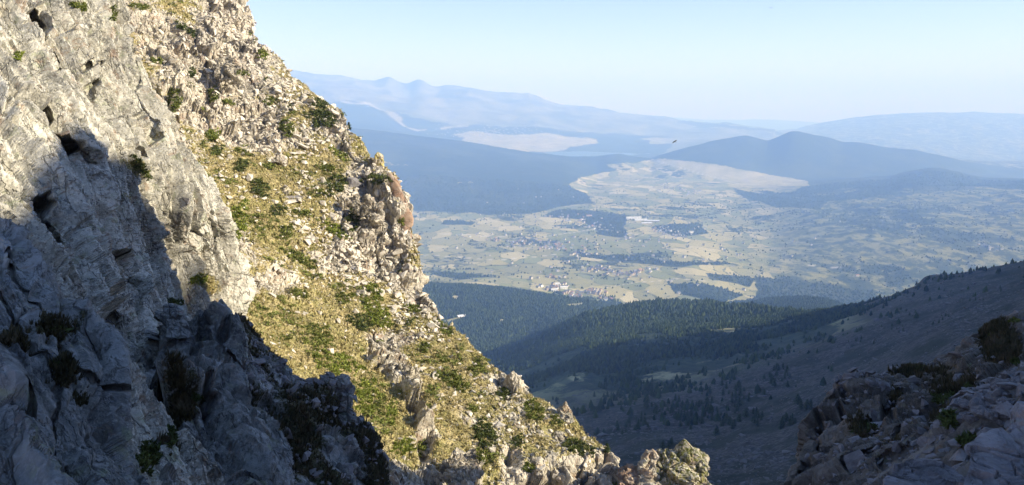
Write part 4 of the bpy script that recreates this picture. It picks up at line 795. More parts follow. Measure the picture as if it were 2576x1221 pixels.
# ---- loose stones
def scatter_idx(name, n, wfun, yr=(0, 1e9)):
    Q, N, at, (px, py, f) = NRS[name]
    a = np.linalg.norm(np.cross(np.gradient(Q, axis=0), np.gradient(Q, axis=1)), axis=-1)
    w = a * wfun(px, py, Q, at) * ((px > -60) & (px < 2640) & (py > -60) & (py < 1290) & (f > 0)); w = w.ravel() / w.sum()
    i = RNG.choice(w.size, n, p=w); P = Q.reshape(-1, 3)[i] + RNG.normal(size=(n, 3)) * 0.05
    return P, N.reshape(-1, 3)[i], px.ravel()[i], py.ravel()[i], f.ravel()[i]
STONY = [(600, 80, 120, 100, .8), (720, 230, 60, 70, .8), (760, 330, 80, 50, .9), (640, 360, 60, 50, .4), (860, 640, 90, 60, 1.3), (900, 700, 60, 40, .9), (740, 690, 90, 30, .6), (800, 560, 60, 60, .5), (980, 760, 70, 50, .9), (1060, 830, 60, 50, .8), (860, 500, 60, 60, .6), (760, 470, 40, 40, .5), (660, 700, 60, 25, .6), (1250, 1000, 60, 30, .5), (1010, 830, 60, 40, .6), (1290, 1090, 60, 60, .4), (1180, 980, 60, 60, .35)]
def w_b(px, py, Q, at):
    return (np.clip(.28 + blobs(px, py, STONY) - .22 * blobs(px, py, GRASSY) + .5 * fbm(Q / 6, 4, 1201), .02, 2)) * (px < 1620)
def frames(N, jit=.6):
    return rot_to(norm(N * .7 + np.array([0, 0, .5]) + RNG.normal(size=N.shape) * .28 * jit), RNG.uniform(0, 6.28, len(N)))
NS = 27000
P_, N_, _, _, f_ = scatter_idx('mountain_slope', NS, w_b)
sz = np.exp(RNG.normal(-1.95, .55, NS)); sz = np.clip(sz, .06, .6) * np.clip(f_ / 85, .55, 1.25)
s3 = sz[:, None] * RNG.uniform(.7, 1.3, (NS, 3))
me = build_many('loose_stones', [a for a, b in ST], [b for a, b in ST], P_ + N_ * sz[:, None] * .25, s3, frames(N_), [M_STONE])
tag(link('loose_stones', me), kind='stuff')
NS = 5000
P_, N_, _, _, f_ = scatter_idx('lower_crag', NS, lambda px, py, Q, at: np.clip(.15 + blobs(px, py, [(2500, 1020, 70, 45, 2), (2560, 960, 30, 30, 1), (2200, 960, 60, 20, .5)]) + .4 * fbm(Q / 3, 3, 1202), .01, 3))
sz = np.clip(np.exp(RNG.normal(-2.7, .55, NS)), .02, .3); s3 = sz[:, None] * RNG.uniform(.7, 1.3, (NS, 3))
tag(link('gravel', build_many('gravel', [a for a, b in ST], [b for a, b in ST], P_ + N_ * sz[:, None] * .25, s3, frames(N_), [M_BOULDER])), kind='stuff')
NS = 1500
P_, N_, _, _, f_ = scatter_idx('shaded_slope', NS, lambda px, py, Q, at: np.clip(.3 + .8 * fbm(Q / 3, 3, 1203), .01, 3))
sz = np.clip(np.exp(RNG.normal(-2.2, .5, NS)), .03, .4); s3 = sz[:, None] * RNG.uniform(.7, 1.3, (NS, 3))
tag(link('stones_in_shade', build_many('stones_in_shade', [a for a, b in ST], [b for a, b in ST], P_ + N_ * sz[:, None] * .25, s3, frames(N_), [M_BOULDER])), kind='stuff')
STM = [fine_stone('stone', 1300 + k, M_STONE, [.5, .65, .8][k % 3], [1.2, 1.45][k % 2]) for k in range(8)]
STB = [fine_stone('boulder', 1350 + k, M_BOULDER, [.55, .7, .8][k % 3], [1.15, 1.35][k % 2]) for k in range(6)]
P_, N_, px_, py_, f_ = scatter_idx('mountain_slope', 900, w_b)
LMK = [(600, 50, 'pale summit tower'), (560, 170, 'grey jointed block'), (660, 137, 'skyline step'), (690, 255, 'upper crags'), (812, 290, 'skyline shoulder shrubs'), (680, 380, 'peach coloured blocks'), (537, 360, 'grass chute top shrub'), (610, 410, 'compact dark chute bush'), (725, 325, 'round olive shrub'), (950, 410, 'lichened standing stone'), (846, 465, 'hollowed brown boulder'),
 (700, 490, 'flat dark-sided slab'), (970, 485, 'pale squared pillar'), (1020, 520, 'leaning brown flake'), (600, 560, 'tall bright shrub mat'), (710, 570, 'round chute shrubs'), (900, 560, 'undercut block'), (860, 640, 'white stone field'), (1040, 650, 'crest cliffs'), (756, 652, 'long diagonal mat'), (754, 739, 'oval green mat'), (864, 750, 'greyish olive bush'), (949, 792, 'paired green mats'), (1060, 780, 'skyline above the lodge'),
 (940, 860, 'head of the grey rib'), (1020, 950, 'middle of the grey rib'), (820, 880, 'long mossy bank'), (914, 1010, 'big bright bush'), (1119, 825, 'upright skyline shrub'), (1139, 960, 'diagonal green shrub'), (1204, 925, 'shrub by the rusty outcrop'), (1260, 985, 'rusty outcrop'), (1219, 1100, 'large dark bush'), (1344, 1034, 'shrub left of the little spire'), (1303, 1112, 'small oval bush'), (1180, 1175, 'blocky pale outcrop'), (1060, 1100, 'narrow split outcrop'), (1420, 1030, 'little pointed spire'), (1457, 1129, 'long dark skyline shrub'), (1380, 1180, 'bottom edge of the slope')]
cnt = 0
for p, n_, x, y, f in zip(P_, N_, px_, py_, f_):
    l, nn, nm = pick(x, y)
    if nm != 'mountain_slope' or abs(l.y - f) > 12 or cnt >= 240: continue
    o = link('stone', STM[cnt % 8]); s = float(np.exp(RNG.normal(-.95, .35))) * .9; s = min(s, .95)
    q = Vector(norm(n_ * .6 + np.array([0, 0, .7]))).to_track_quat('Z', 'Y') @ Quaternion((0, 0, 1), RNG.uniform(0, 6.28))
    o.location = Vector(p) - Vector(n_) * s * .1; o.rotation_mode = 'QUATERNION'; o.rotation_quaternion = q; o.scale = (s, s * RNG.uniform(.75, 1.1), s * RNG.uniform(.7, 1.1))
    low = y > 700; m_ = min(LMK, key=lambda q: (q[0] - x) ** 2 + (q[1] - y) ** 2); dx_, dy_ = x - m_[0], y - m_[1]
    d_ = ('right of' if dx_ > 0 else 'left of') if abs(dx_) > abs(dy_) else ('below' if dy_ > 0 else 'above')
    tag(o, ('large' if s > .55 else 'middling' if s > .38 else 'small') + ' pale angular stone ' + d_ + ' the ' + m_[2], 'stone', 'stones on the lower sunlit slope' if low else 'stones on the upper sunlit slope'); cnt += 1
SPEC = [(1046, 924, 20, 'M_', 'pale stone, left one of a pair under the jagged grey rib'), (1062, 929, 24, 'M_', 'pale stone, right one of a pair under the jagged grey rib'), (1106, 994, 30, 'M_', 'grey boulder standing alone right of the foot of the grey rib'),
        (893, 672, 34, 'B_', 'rusty brown boulder among white blocks in the middle of the slope'), (905, 738, 44, 'M_', 'stack-like grey boulder above the two bright green mats'), (764, 787, 30, 'M_', 'wide white stone left of the large mossy mat'),
        (884, 462, 44, 'B_', 'round brown boulder with a dark hollow right of a dark green shrub'), (732, 492, 50, 'B_', 'flat dark-sided slab jutting from the grass high on the slope'), (464, 508, 30, 'B_', 'brown squared block set in the pale cliff face'), (198, 66, 34, 'M_', 'dark hollow boulder wedged at the top of the pale cliff'),
        (1004, 942, 28, 'M_', 'whitish block below the head of the grey rib'), (1130, 1000, 18, 'M_', 'small round stone in grass right of the grey boulder'), (820, 652, 34, 'M_', 'leaning white block in the middle stone field')]
for x, y, w, k, lab in SPEC:
    l, nn, nm = pick(x, y)
    if l is None: continue
    o = link('boulder', (STM if k == 'M_' else STB)[RNG.integers(0, 6)]); s = w / 2 / FPX * l.y * 1.05; o.location = l - Vector((0, 0, s * .4)); o.rotation_euler = (RNG.uniform(-.3, .3), RNG.uniform(-.3, .3), RNG.uniform(0, 6)); o.scale = (s, s, s); tag(o, lab, 'boulder')
cnt = 0
for _ in range(400):
    x, y = RNG.uniform(2330, 2576), RNG.uniform(930, 1110)
    if RNG.random() > float(blobs(np.array([x]), np.array([y]), [(2500, 1020, 60, 40, 1.3), (2565, 960, 25, 25, 1), (2420, 1090, 30, 20, .5)])[0]): continue
    l, nn, nm = pick(x, y)
    if nm != 'lower_crag' or cnt >= 70: continue
    o = link('boulder', STB[cnt % 6]); s = float(RNG.uniform(.08, .22)) * l.y / 18; o.location = l - nn * s * .1; o.rotation_euler = (RNG.uniform(-.4, .4), RNG.uniform(-.4, .4), RNG.uniform(0, 6)); o.scale = (s, s * RNG.uniform(.7, 1), s)
    tag(o, 'grey angular boulder in the shaded rubble, ' + ('left of the squared boulder' if x > 2500 and y < 990 else 'between the big boulder and the bushes' if x > 2480 else 'right of the round bush' if x > 2400 else 'around the round bush') + (', upper part' if y < 1010 else ', lower part'), 'boulder', 'boulders in the shaded rubble'); cnt += 1
bpy.context.view_layer.update(); DG = dg()

# ---- grass tufts
def tuft(seed, nb=7):
    r = np.random.default_rng(seed); V, F = [], []
    for k in range(nb):
        a = r.uniform(0, 6.28); l = r.uniform(.6, 1.1); tip = np.array([math.cos(a) * .55 * r.uniform(.3, 1), math.sin(a) * .55 * r.uniform(.3, 1), l]); b = np.array([math.cos(a + 1.57), math.sin(a + 1.57), 0]) * .13
        o = np.array([math.cos(a), math.sin(a), 0]) * .12; V += [o - b, o + b, tip]; F.append([3 * k, 3 * k + 1, 3 * k + 2])
    return np.array(V), np.array(F)
TU = [tuft(k) for k in range(6)]
def grass_on(name, src, n, wf, size, mat):
    P_, N_, x, y, f = scatter_idx(src, n, wf); s = size * np.exp(RNG.normal(0, .3, n)); s3 = np.stack([s * 1.1, s * 1.1, s], 1)
    tag(link(name, build_many(name, [a for a, b in TU], [b for a, b in TU], P_, s3, rot_to(norm(N_ * .4 + [0, 0, 1.]), RNG.uniform(0, 6.28, n)), [mat])), kind='stuff')
gw = lambda px, py, Q, at: sstep(.35, .8, at['grass']) + .01
grass_on('dry_grass', 'mountain_slope', 60000, lambda px, py, Q, at: gw(px, py, Q, at) * (px < 1620), .20, M_TUFT)
grass_on('cliff_grass', 'cliff_face', 5000, lambda px, py, Q, at: sstep(.3, .7, at['grass']) + 1e-5, .09, M_TUFT)
gs = lambda px, py, Q, at: sstep(.45, .8, at['grass']) + 1e-6
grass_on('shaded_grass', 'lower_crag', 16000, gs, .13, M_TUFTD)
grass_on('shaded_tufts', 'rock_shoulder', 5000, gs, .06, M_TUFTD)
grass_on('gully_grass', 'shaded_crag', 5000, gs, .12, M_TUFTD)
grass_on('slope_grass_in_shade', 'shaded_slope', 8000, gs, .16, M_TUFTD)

# ------------------------------------------------------------------ shrubs: mats of needle tufts that follow the ground
def leafdome(rc, nleaf, size, rng, N):
    """tufts on and inside a low dome of radius rc around 0, axis N"""
    d = norm(rng.normal(size=(nleaf, 3))); d = np.where((d @ N)[:, None] < -.1, -d, d); p = d * rc * rng.uniform(.72, 1.08, (nleaf, 1)); p = p - N * (p @ N)[:, None] * .32
    t = norm(np.cross(d, rng.normal(size=(nleaf, 3)))); b = np.cross(d, t); s = size * rng.uniform(.6, 1.3, (nleaf, 1))
    tip = p + (d + rng.normal(size=(nleaf, 3)) * .45) * s * 1.3; a1 = p + t * s * .55; a2 = p - t * s * .55; a3 = p + b * s * .5 + d * s * .9
    V = np.stack([a1, a2, tip, a3], 1).reshape(-1, 3); i = np.arange(nleaf)[:, None] * 4
    return V, np.concatenate([i + [0, 1, 2], i + [0, 3, 1]])
def shrub(x, y, w, h, ang, mat, label, name='shrub', leaf=None, surf=None, lift=1.0):
    k_ = 1.25 if x < 1500 and not (x < 520 and y > 740) else .95; w, h = w * k_, h * k_; rng = np.random.default_rng(int(x * 7 + y)); c = pick(x, y)
    if c[0] is None: print('no ground', label); return
    f = c[0].y; sw = w / FPX * f; sh = h / FPX * f; Vs, Fs, o = [], [], 0
    n = int(np.clip(w * h / 42, 12, 80)); rc0 = math.sqrt(sw * sh / n) * .66; ca, sa = math.cos(ang), math.sin(ang); leaf = leaf or max(.045, .10 * f / 90 + .02)
    for k in range(n):
        r = math.sqrt((k + .5) / n) * .5; a = k * 2.39996 + rng.uniform(-.3, .3); u, v = r * math.cos(a) * w * .9, r * math.sin(a) * h * .9
        if rng.random() < .16: continue
        q2 = 1 + .22 * math.sin(a * 2 + x) + .14 * math.sin(a * 5 + y); u *= q2; v *= q2
        l, nn, nm = pick(x + u * ca - v * sa, y + u * sa + v * ca)
        if l is None or abs(l.y - f) > .07 * f + 1.5: continue
        rc = rc0 * rng.uniform(.5, 1.35); N = norm(np.array(nn) * .5 + [0, 0, .8]); nl = int(np.clip(34 * (rc / leaf) ** 2 * .35, 25, 150))
        V, F = leafdome(rc, nl, leaf, rng, N); V = V * (1, 1, lift) + np.array(l) + N * rc * .12; Vs.append(V); Fs.append(F + o); o += len(V)
        q = norm(rng.normal(size=(14, 3))) * rc * .8
        bmv, bmf = CORE; Vs.append(bmv * rc * .80 + np.array(l)); Fs.append(bmf + o); o += len(bmv)
    if not Vs: return
    V = np.concatenate(Vs); base = np.array(c[0]); ob = link(name, mesh_np(name, V - base, np.concatenate(Fs), [mat])); ob.location = base
    tag(ob, label, 'shrub', 'shrubs on the mountainside'); return ob
CORE = hull_stone(77, 14, .75, 1.0)
S, K, Br = M_SHRUB, M_SHRUBD, M_SHRUBB
SHR = [
 (432, 262, 46, 58, .4, S, 'rounded olive shrub above the grassy hollow, beside the pale cliff'), (200, 18, 44, 16, .2, S, 'flat green mat at the very top of the pale cliff'), (287, 34, 14, 34, 0, S, 'narrow green tuft in a cleft at the top of the pale cliff'),
 (355, 20, 44, 12, .3, S, 'low green strip at the top edge right of the cliff cleft'), (470, 78, 62, 14, .6, K, 'long thin dark green strip crossing the upper scree'), (395, 155, 30, 12, 0, S, 'small green mat under the jointed grey block of the upper slope'),
 (481, 186, 20, 16, 0, K, 'dark green bush, small and round, left of the upper dark crag'), (537, 240, 24, 34, 0, S, 'tall olive shrub between the upper crags'), (572, 258, 24, 14, 0, S, 'small olive mat right of the tall one between the upper crags'),
 (537, 340, 27, 32, .3, Br, 'bright olive shrub at the top of the dry grass chute'), (542, 380, 24, 20, 0, K, 'small dark shrub at the left edge of the dry grass chute'), (607, 418, 30, 28, 0, K, 'compact dark bush in the middle of the dry grass chute'),
 (612, 385, 36, 12, .5, S, 'thin diagonal mat above the compact dark bush in the grass chute'), (357, 425, 22, 58, -.6, K, 'long dark green streak running down the pale cliff ledge'), (600, 560, 42, 96, .1, Br, 'tall bright green shrub mat right of the pale cliff edge'),
 (610, 185, 24, 11, 0, S, 'small green mat under the upper right boulders'), (659, 137, 28, 20, .6, Br, 'bright green patch on the skyline beside the summit step'), (806, 264, 34, 24, .3, K, 'dark shrub high on the skyline shoulder'),
 (812, 300, 54, 44, .2, K, 'large dark green shrub on the skyline shoulder'), (679, 255, 34, 18, -.3, S, 'flat olive shrub left of the skyline shoulder shrubs'), (722, 325, 34, 34, 0, S, 'round olive shrub above the peach coloured blocks'),
 (856, 392, 52, 18, .5, Br, 'bright diagonal mat left of the yellow lichened standing stone'), (824, 425, 42, 18, .1, S, 'low olive mat below the bright diagonal mat'), (846, 465, 46, 42, .6, K, 'dark green shrub left of the round brown boulder with a hollow'),
 (944, 452, 58, 24, 0, K, 'wide dark shrub on the crest just below the standing stone'), (889, 555, 30, 44, -.5, K, 'dark diagonal shrub below the undercut block'), (654, 475, 38, 42, 0, K, 'dark green shrub above the long shadowed slabs'),
 (699, 532, 34, 30, 0, K, 'dark round shrub in the centre of the grassy chute'), (719, 585, 42, 34, 0, S, 'broad olive shrub under the dark round one in the chute'), (754, 538, 22, 18, 0, S, 'very small olive tuft right of the dark round shrub'),
 (844, 580, 62, 26, .6, Br, 'yellowish green grassy mat left of the crest cliffs'), (679, 420, 26, 16, 0, S, 'small mat under the peach coloured blocks'), (756, 652, 74, 26, .5, S, 'long diagonal green mat over the stony middle of the slope'),
 (754, 739, 36, 18, 0, S, 'oval green mat over the wide white stone'), (864, 750, 38, 30, 0, S, 'greyish olive bush beside the stack-like grey boulder'), (944, 737, 22, 58, -.6, Br, 'narrow bright streak running down toward the two green mats'),
 (949, 792, 74, 46, .6, Br, 'large bright green mat, upper of the two above the grey rib'), (906, 812, 58, 38, .3, K, 'dark dense bush left of the head of the grey rib'), (1039, 777, 40, 18, .2, S, 'small green mat near the skyline above the valley chalet'),
 (1119, 825, 24, 44, -.2, S, 'upright green shrub on the skyline beside the forest'), (1029, 812, 20, 17, .6, K, 'tiny dark mat below the mat near the skyline'), (800, 850, 66, 64, .5, S, 'large mossy mat, upper left half of the long green bank'),
 (850, 920, 92, 62, .35, Br, 'large bright mossy mat, lower right half of the long green bank'), (914, 1010, 66, 100, .1, Br, 'big bright green bush right of the dark square pillar'), (1139, 960, 66, 36, .5, S, 'diagonal green shrub right of the grey rib'),
 (1204, 925, 38, 40, .5, S, 'green shrub on the skyline left of the rusty outcrop'), (1219, 1092, 54, 66, .1, K, 'large dark green bush on the lower slope'), (1219, 1150, 38, 34, 0, S, 'smaller green bush directly below the large dark one'),
 (1014, 1125, 44, 40, 0, Br, 'bright green tuft at the tip of the big shadow'), (1059, 1125, 24, 32, 0, S, 'green tuft left of the narrow split outcrop'), (1269, 992, 34, 26, 0, K, 'small round dark bush below the rusty outcrop'),
 (1114, 905, 28, 18, .4, S, 'small olive mat in the stones right of the grey rib head'), (1069, 875, 20, 28, .3, S, 'little olive tuft in the white stones'), (1344, 1034, 48, 40, .2, S, 'green shrub on the lower skyline left of the little pointed spire'),
 (1303, 1112, 26, 34, 0, K, 'small dark oval bush on the lower slope'), (1457, 1129, 82, 28, .2, K, 'long dark shrub near the lower end of the skyline'), (1331, 1177, 32, 20, 0, S, 'low green tuft near the bottom edge of the sunlit slope'),
 (1400, 1060, 34, 16, .6, S, 'green mat under the little pointed spire'), (985, 1040, 30, 50, .2, Br, 'pale green grassy clump below the shadow edge'), (1190, 1030, 24, 16, .4, S, 'small mat on the open lower slope'),
 (1010, 560, 16, 12, 0, Br, 'tiny green tuft on the crest cliff ledge'), (500, 705, 46, 18, 0, Br, 'dry green fringe at the foot of the pale cliff'), (48, 142, 18, 20, .4, Br, 'yellow green tuft on the pale cliff near the left edge'),
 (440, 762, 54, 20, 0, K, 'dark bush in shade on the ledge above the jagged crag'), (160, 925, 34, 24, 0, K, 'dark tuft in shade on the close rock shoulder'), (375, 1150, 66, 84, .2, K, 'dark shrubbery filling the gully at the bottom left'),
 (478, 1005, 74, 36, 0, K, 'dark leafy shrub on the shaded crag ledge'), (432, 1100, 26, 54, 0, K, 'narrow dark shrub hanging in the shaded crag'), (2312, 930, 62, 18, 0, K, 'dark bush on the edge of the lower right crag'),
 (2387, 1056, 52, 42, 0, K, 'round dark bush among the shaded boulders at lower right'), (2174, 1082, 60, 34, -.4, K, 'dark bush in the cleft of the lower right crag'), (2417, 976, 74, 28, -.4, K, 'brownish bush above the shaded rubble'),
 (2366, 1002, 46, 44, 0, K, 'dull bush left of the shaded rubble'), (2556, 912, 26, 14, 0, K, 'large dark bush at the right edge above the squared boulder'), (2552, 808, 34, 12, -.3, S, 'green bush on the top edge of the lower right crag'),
 (2428, 1108, 42, 26, -.4, K, 'grassy dark clump under the tilted boulder'), (2490, 842, 26, 20, 0, S, 'small green bush left of the one on the crag top edge'), (140, 834, 46, 14, 0, K, 'thin dark mat on the ledge of the close rock shoulder'),
]
for a in SHR: shrub(*a)
bpy.context.view_layer.update(); DG = dg()

# low ground cover between the counted shrubs: hundreds of hand-high mats nobody could count
LM = []
for k in range(6):
    V, F = leafdome(1.0, 46, .36, np.random.default_rng(2000 + k), np.array([0, 0, 1.])); V = V * (1, 1, .55); cv, cf = CORE; LM.append((np.concatenate([V, cv * (.75, .75, .35)]), np.concatenate([F, cf + len(V)])))
NS = 1500
P_, N_, _, _, f_ = scatter_idx('mountain_slope', NS, lambda px, py, Q, at: (sstep(.5, .9, at['grass']) * sstep(.02, .35, fbm(Q / 5.0, 4, 2101)) + .01) * (px < 1560))
sz = RNG.uniform(.16, .5, NS)
tag(link('ground_cover', build_many('ground_cover', [a for a, b in LM], [b for a, b in LM], P_, sz[:, None] * RNG.uniform(.7, 1.4, (NS, 3)), rot_to(norm(N_ * .6 + [0, 0, .7]), RNG.uniform(0, 6.28, NS)), [M_SHRUB])), kind='stuff')

# ------------------------------------------------------------------ pines
def pine_mesh(seed, nl=330):
    """ragged mountain pine crown 1 unit high: drooping sprays set round the stem"""
    r = np.random.default_rng(seed); z = r.uniform(.10, 1.0, nl) ** 1.0; env = (1 - z) ** .8 * .27 + .015; env *= 1 + .3 * np.sin(z * 22 + r.uniform(0, 6))
    a = r.uniform(0, 6.28, nl); rad = env * r.uniform(.55, 1.15, nl); p = np.stack([np.cos(a) * rad, np.sin(a) * rad, z - .3 * rad], 1)
    out = np.stack([np.cos(a), np.sin(a), r.uniform(-.7, .5, nl)], 1); sd = np.stack([-np.sin(a), np.cos(a), r.uniform(-.4, .4, nl)], 1); s = (.045 + .06 * env)[:, None] * r.uniform(.6, 1.3, (nl, 1))
    V = np.stack([p - sd * s * .8, p + sd * s * .8, p + out * s * 1.5, p - out * s * .6 + [0, 0, .05]], 1).reshape(-1, 3); i = np.arange(nl)[:, None] * 4
    F = np.concatenate([i + [0, 1, 2], i + [0, 3, 1]]); k = 7; aa = np.arange(k) * 6.283 / k
    C = np.concatenate([[[0, 0, .97]], np.stack([np.cos(aa) * .075, np.sin(aa) * .075, np.full(k, .5)], 1), np.stack([np.cos(aa) * .15, np.sin(aa) * .15, np.full(k, .14)], 1)]); j = np.arange(k); j2 = (j + 1) % k
    CF = np.concatenate([np.stack([np.zeros(k, int), 1 + j, 1 + j2], 1), np.stack([1 + j, 1 + k + j, 1 + k + j2], 1), np.stack([1 + j, 1 + k + j2, 1 + j2], 1)])
    return np.concatenate([V, C]), np.concatenate([F, CF + len(V)])
CROWN = [mesh_np('crown', *pine_mesh(1500 + k), [M_PINE]) for k in range(6)]
aa = np.arange(6) * 6.283 / 6; TRV = np.concatenate([np.stack([np.cos(aa) * .022, np.sin(aa) * .022, np.full(6, -.06)], 1), np.stack([np.cos(aa) * .010, np.sin(aa) * .010, np.full(6, .75)], 1)]); j = np.arange(6)
TRUNK = mesh_np('trunk', TRV, np.stack([j, (j + 1) % 6, (j + 1) % 6 + 6, j + 6], 1), [M_BARK])
def pine(loc, h, label, group=None, k=0, fat=1.0):
    e = bpy.data.objects.new('pine_tree', None); COL.objects.link(e); e.location = loc; e.rotation_euler = (0, 0, random.uniform(0, 6.28)); e.scale = (h * fat, h * fat, h); e.empty_display_size = .1
    link('crown', CROWN[k % 6], e); link('trunk', TRUNK, e); tag(e, label, 'tree', group); return e
l, _, _ = pick(878, 330)
l = l if l is not None and l.y < 200 else Vector(W(876, 331, 124.5))
pine(Vector(W(878, 329, 125)), 1.3, 'tiny dark pine standing on the high skyline above the valley forest', None, 1, 1.3)
pine(Vector(W(1527, 1138, 66.5)), .85, 'tiny bright pine at the lower end of the sunlit skyline', None, 2, 1.4)

# candidates on the land
SPX, SPY, SF = project(PG)
EL = (PG[..., 2] - ZC) / YG; RM = np.maximum.accumulate(EL + 0.0, axis=0); vis = (EL + 16 / YG >= RM)
fterm = forest + (fbm(Pm / 110.0, 5, 1601, .7)) * .55
def cand(n, mask, dens):
    w = YG * YG * dens * mask; w = w.ravel(); i = RNG.choice(w.size, n, p=w / w.sum())
    r, c = i // len(AX), i % len(AX); r = np.minimum(r, NROW - 2); c = np.minimum(c, len(AX) - 2); u, v = RNG.random(n), RNG.random(n)
    P = (PG[r, c] * ((1 - u) * (1 - v))[:, None] + PG[r + 1, c] * (u * (1 - v))[:, None] + PG[r, c + 1] * ((1 - u) * v)[:, None] + PG[r + 1, c + 1] * (u * v)[:, None]); return P
box = vis & (SPX > -40 + 900) & (SPX < 2640)
dense = cand(78000, box & (YG > 1300) & (YG < 3750), np.clip((fterm - .42) * 4, 0, 1))
# cirque floor and shaded flank: groups of trees thinning out to single ones
grp = sstep(.05, .42, fbm(Pm / 70.0, 5, 1611, .6) + .30 * sstep(650, 1050, YG) - .25 * sstep(2100, 2350, SPX))
flank = cand(15000, box & (YG > 560) & (YG < 1500) & (SPX > 1280), grp * (0.10 + 1.0 * sstep(650, 1200, YG)) * (1 - .93 * sstep(2080, 2300, SPX)) + .004)
low = []
GRP = [(1600, 1075, 26, 22, 16), (1632, 1000, 14, 34, 14), (1560, 1085, 8, 8, 3), (1650, 985, 40, 14, 16), (1700, 1035, 40, 14, 22), (1735, 1060, 34, 14, 18), (1780, 1030, 40, 20, 20), (1690, 1130, 24, 14, 12), (1475, 1032, 6, 6, 3), (1500, 1040, 8, 8, 5), (1400, 1010, 12, 8, 6), (1440, 1045, 14, 8, 6),
       (1503, 1095, 6, 4, 2), (1518, 1090, 3, 3, 1), (1804, 1095, 5, 3, 1), (1840, 1070, 20, 10, 9), (1900, 1050, 26, 12, 12), (1980, 1070, 20, 16, 8), (2030, 1020, 30, 14, 10), (1540, 1000, 40, 14, 14), (1850, 990, 50, 26, 26), (1950, 950, 50, 24, 26),
       (2130, 784, 30, 5, 10), (2180, 772, 20, 3, 4), (2244, 752, 5, 2, 3), (2262, 745, 7, 2, 4), (2285, 738, 8, 2, 4), (2308, 722, 6, 4, 4), (2390, 735, 16, 8, 5), (2280, 790, 24, 10, 8), (2240, 830, 30, 14, 9), (2370, 800, 30, 14, 7), (2460, 750, 24, 10, 5), (2520, 730, 24, 8, 4), (2140, 860, 30, 14, 10), (2060, 850, 40, 16, 14)]
bpy.context.view_layer.update(); DG = dg()
GLAB = ['in the tall clump at the left of the scree floor', 'in the line climbing the scree left of centre', 'in the trio left of the tall clump', 'at the wood edge above the scree floor', 'in the middle thicket of the scree floor', 'in the lower middle thicket of the scree floor',
 'in the right hand thicket of the scree floor', 'in the clump behind the two pinnacles', 'beyond the skyline by the little pointed spire', 'in the short row right of the little pointed spire', 'just beyond the skyline left of the little spire', 'low beyond the little pointed spire', 'beyond the lower skyline near the tiny bright pine', 'standing alone beyond the lower skyline',
 'standing alone right of the broad pinnacle', 'in the group above and right of the broad pinnacle', 'in the group halfway from pinnacle to right crag', 'in the small group near the right crag', 'in the group above the tip of the right crag', 'on the scree below the shaded wood, left side', 'on the wood edge right of the scree floor', 'in the dark wood right of the scree floor',
 'where the wood meets the bare spur skyline', 'low on the bare spur skyline', 'in the trio on the spur skyline', 'in the row on the spur skyline below the cliff step', 'next below the cliff step on the spur skyline', 'right at the foot of the cliff step', 'on the bare spur below its top', 'on the spur under the skyline row', 'scattered across the middle of the spur', 'right of centre on the bare spur', 'high on the bare spur', 'near the right edge on the spur', 'at the left foot of the spur', 'between the wood and the spur']
for gi, (x, y, rx, ry, n) in enumerate(GRP):
    for _ in range(n):
        l, nn, nm = pick(x + RNG.normal() * rx * .6, y + RNG.normal() * ry * .6)
        if nm == 'terrain' and 460 < l.y < 2600: low.append((*l, gi))
ind = np.array(low); glab = {}; rest = np.concatenate([dense, flank])
ind = ind[np.argsort(ind[:, 1])]
if len(ind) < 290:
    fl = flank[np.argsort(flank[:, 1])]; k = 290 - len(ind); ind = np.concatenate([ind, np.c_[fl[:k], -np.ones(k)]]); rest = np.concatenate([dense, fl[k:]])
else: rest = np.concatenate([rest, ind[290:, :3]]); ind = ind[:290]
for i, p in enumerate(ind):
    gi = int(p[3]); p = p[:3]
    x, y, f = project(np.array([p]))
    x, y = float(x[0]), float(y[0]); f = float(f[0])
    if y < 800 and x > 2080: lab, g = 'dark pine on the shaded spur near its skyline', 'pines along the shaded spur'
    elif x < 1560: lab, g = 'dark pine on the scree just beyond the sunlit slope', 'pines on the near scree'
    elif x < 1800: lab, g = 'dark pine in the clump on the shaded scree floor', 'pines on the scree floor'
    else: lab, g = 'dark pine on the shaded flank right of the scree floor', 'pines on the shaded flank'
    if gi >= 0: lab = 'dark pine ' + GLAB[gi]
    elif x < 1500: lab = 'small dark pine on open scree left of the clumps'
    elif x < 1750: lab = 'small dark pine on open scree between the clumps'
    else: lab = 'small dark pine on open scree right of the clumps'
    pine(Vector(p) - Vector((0, 0, .3)), float(RNG.uniform(3.0, 7.5)) * (.5 if x > 2100 else 1), lab, 'pines of the shaded valley', i, float(RNG.uniform(.9, 1.5)))
def farcone(seed, k=5):
    r = np.random.default_rng(seed); aa = np.arange(k) * 6.283 / k + r.uniform(-.3, .3, k); V = np.concatenate([[[r.uniform(-.03, .03), 0, 1]], np.stack([np.cos(aa) * .20 * r.uniform(.7, 1.3, k), np.sin(aa) * .20 * r.uniform(.7, 1.3, k), r.uniform(.42, .62, k)], 1), np.stack([np.cos(aa + .3) * .27 * r.uniform(.7, 1.25, k), np.sin(aa + .3) * .27 * r.uniform(.7, 1.25, k), r.uniform(0, .2, k)], 1)])
    j = np.arange(k); j2 = (j + 1) % k; return V, np.concatenate([np.stack([np.zeros(k, int), 1 + j, 1 + j2], 1), np.stack([1 + j, 1 + k + j, 1 + k + j2], 1), np.stack([1 + j, 1 + k + j2, 1 + j2], 1)])
FC = [farcone(k) for k in range(8)]
n = len(rest); h = RNG.uniform(5, 14, n) * np.clip(RNG.normal(1, .15, n), .6, 1.4) * np.where(rest[:, 1] < 1500, .6, 1); w = h * RNG.uniform(.9, 1.5, n)
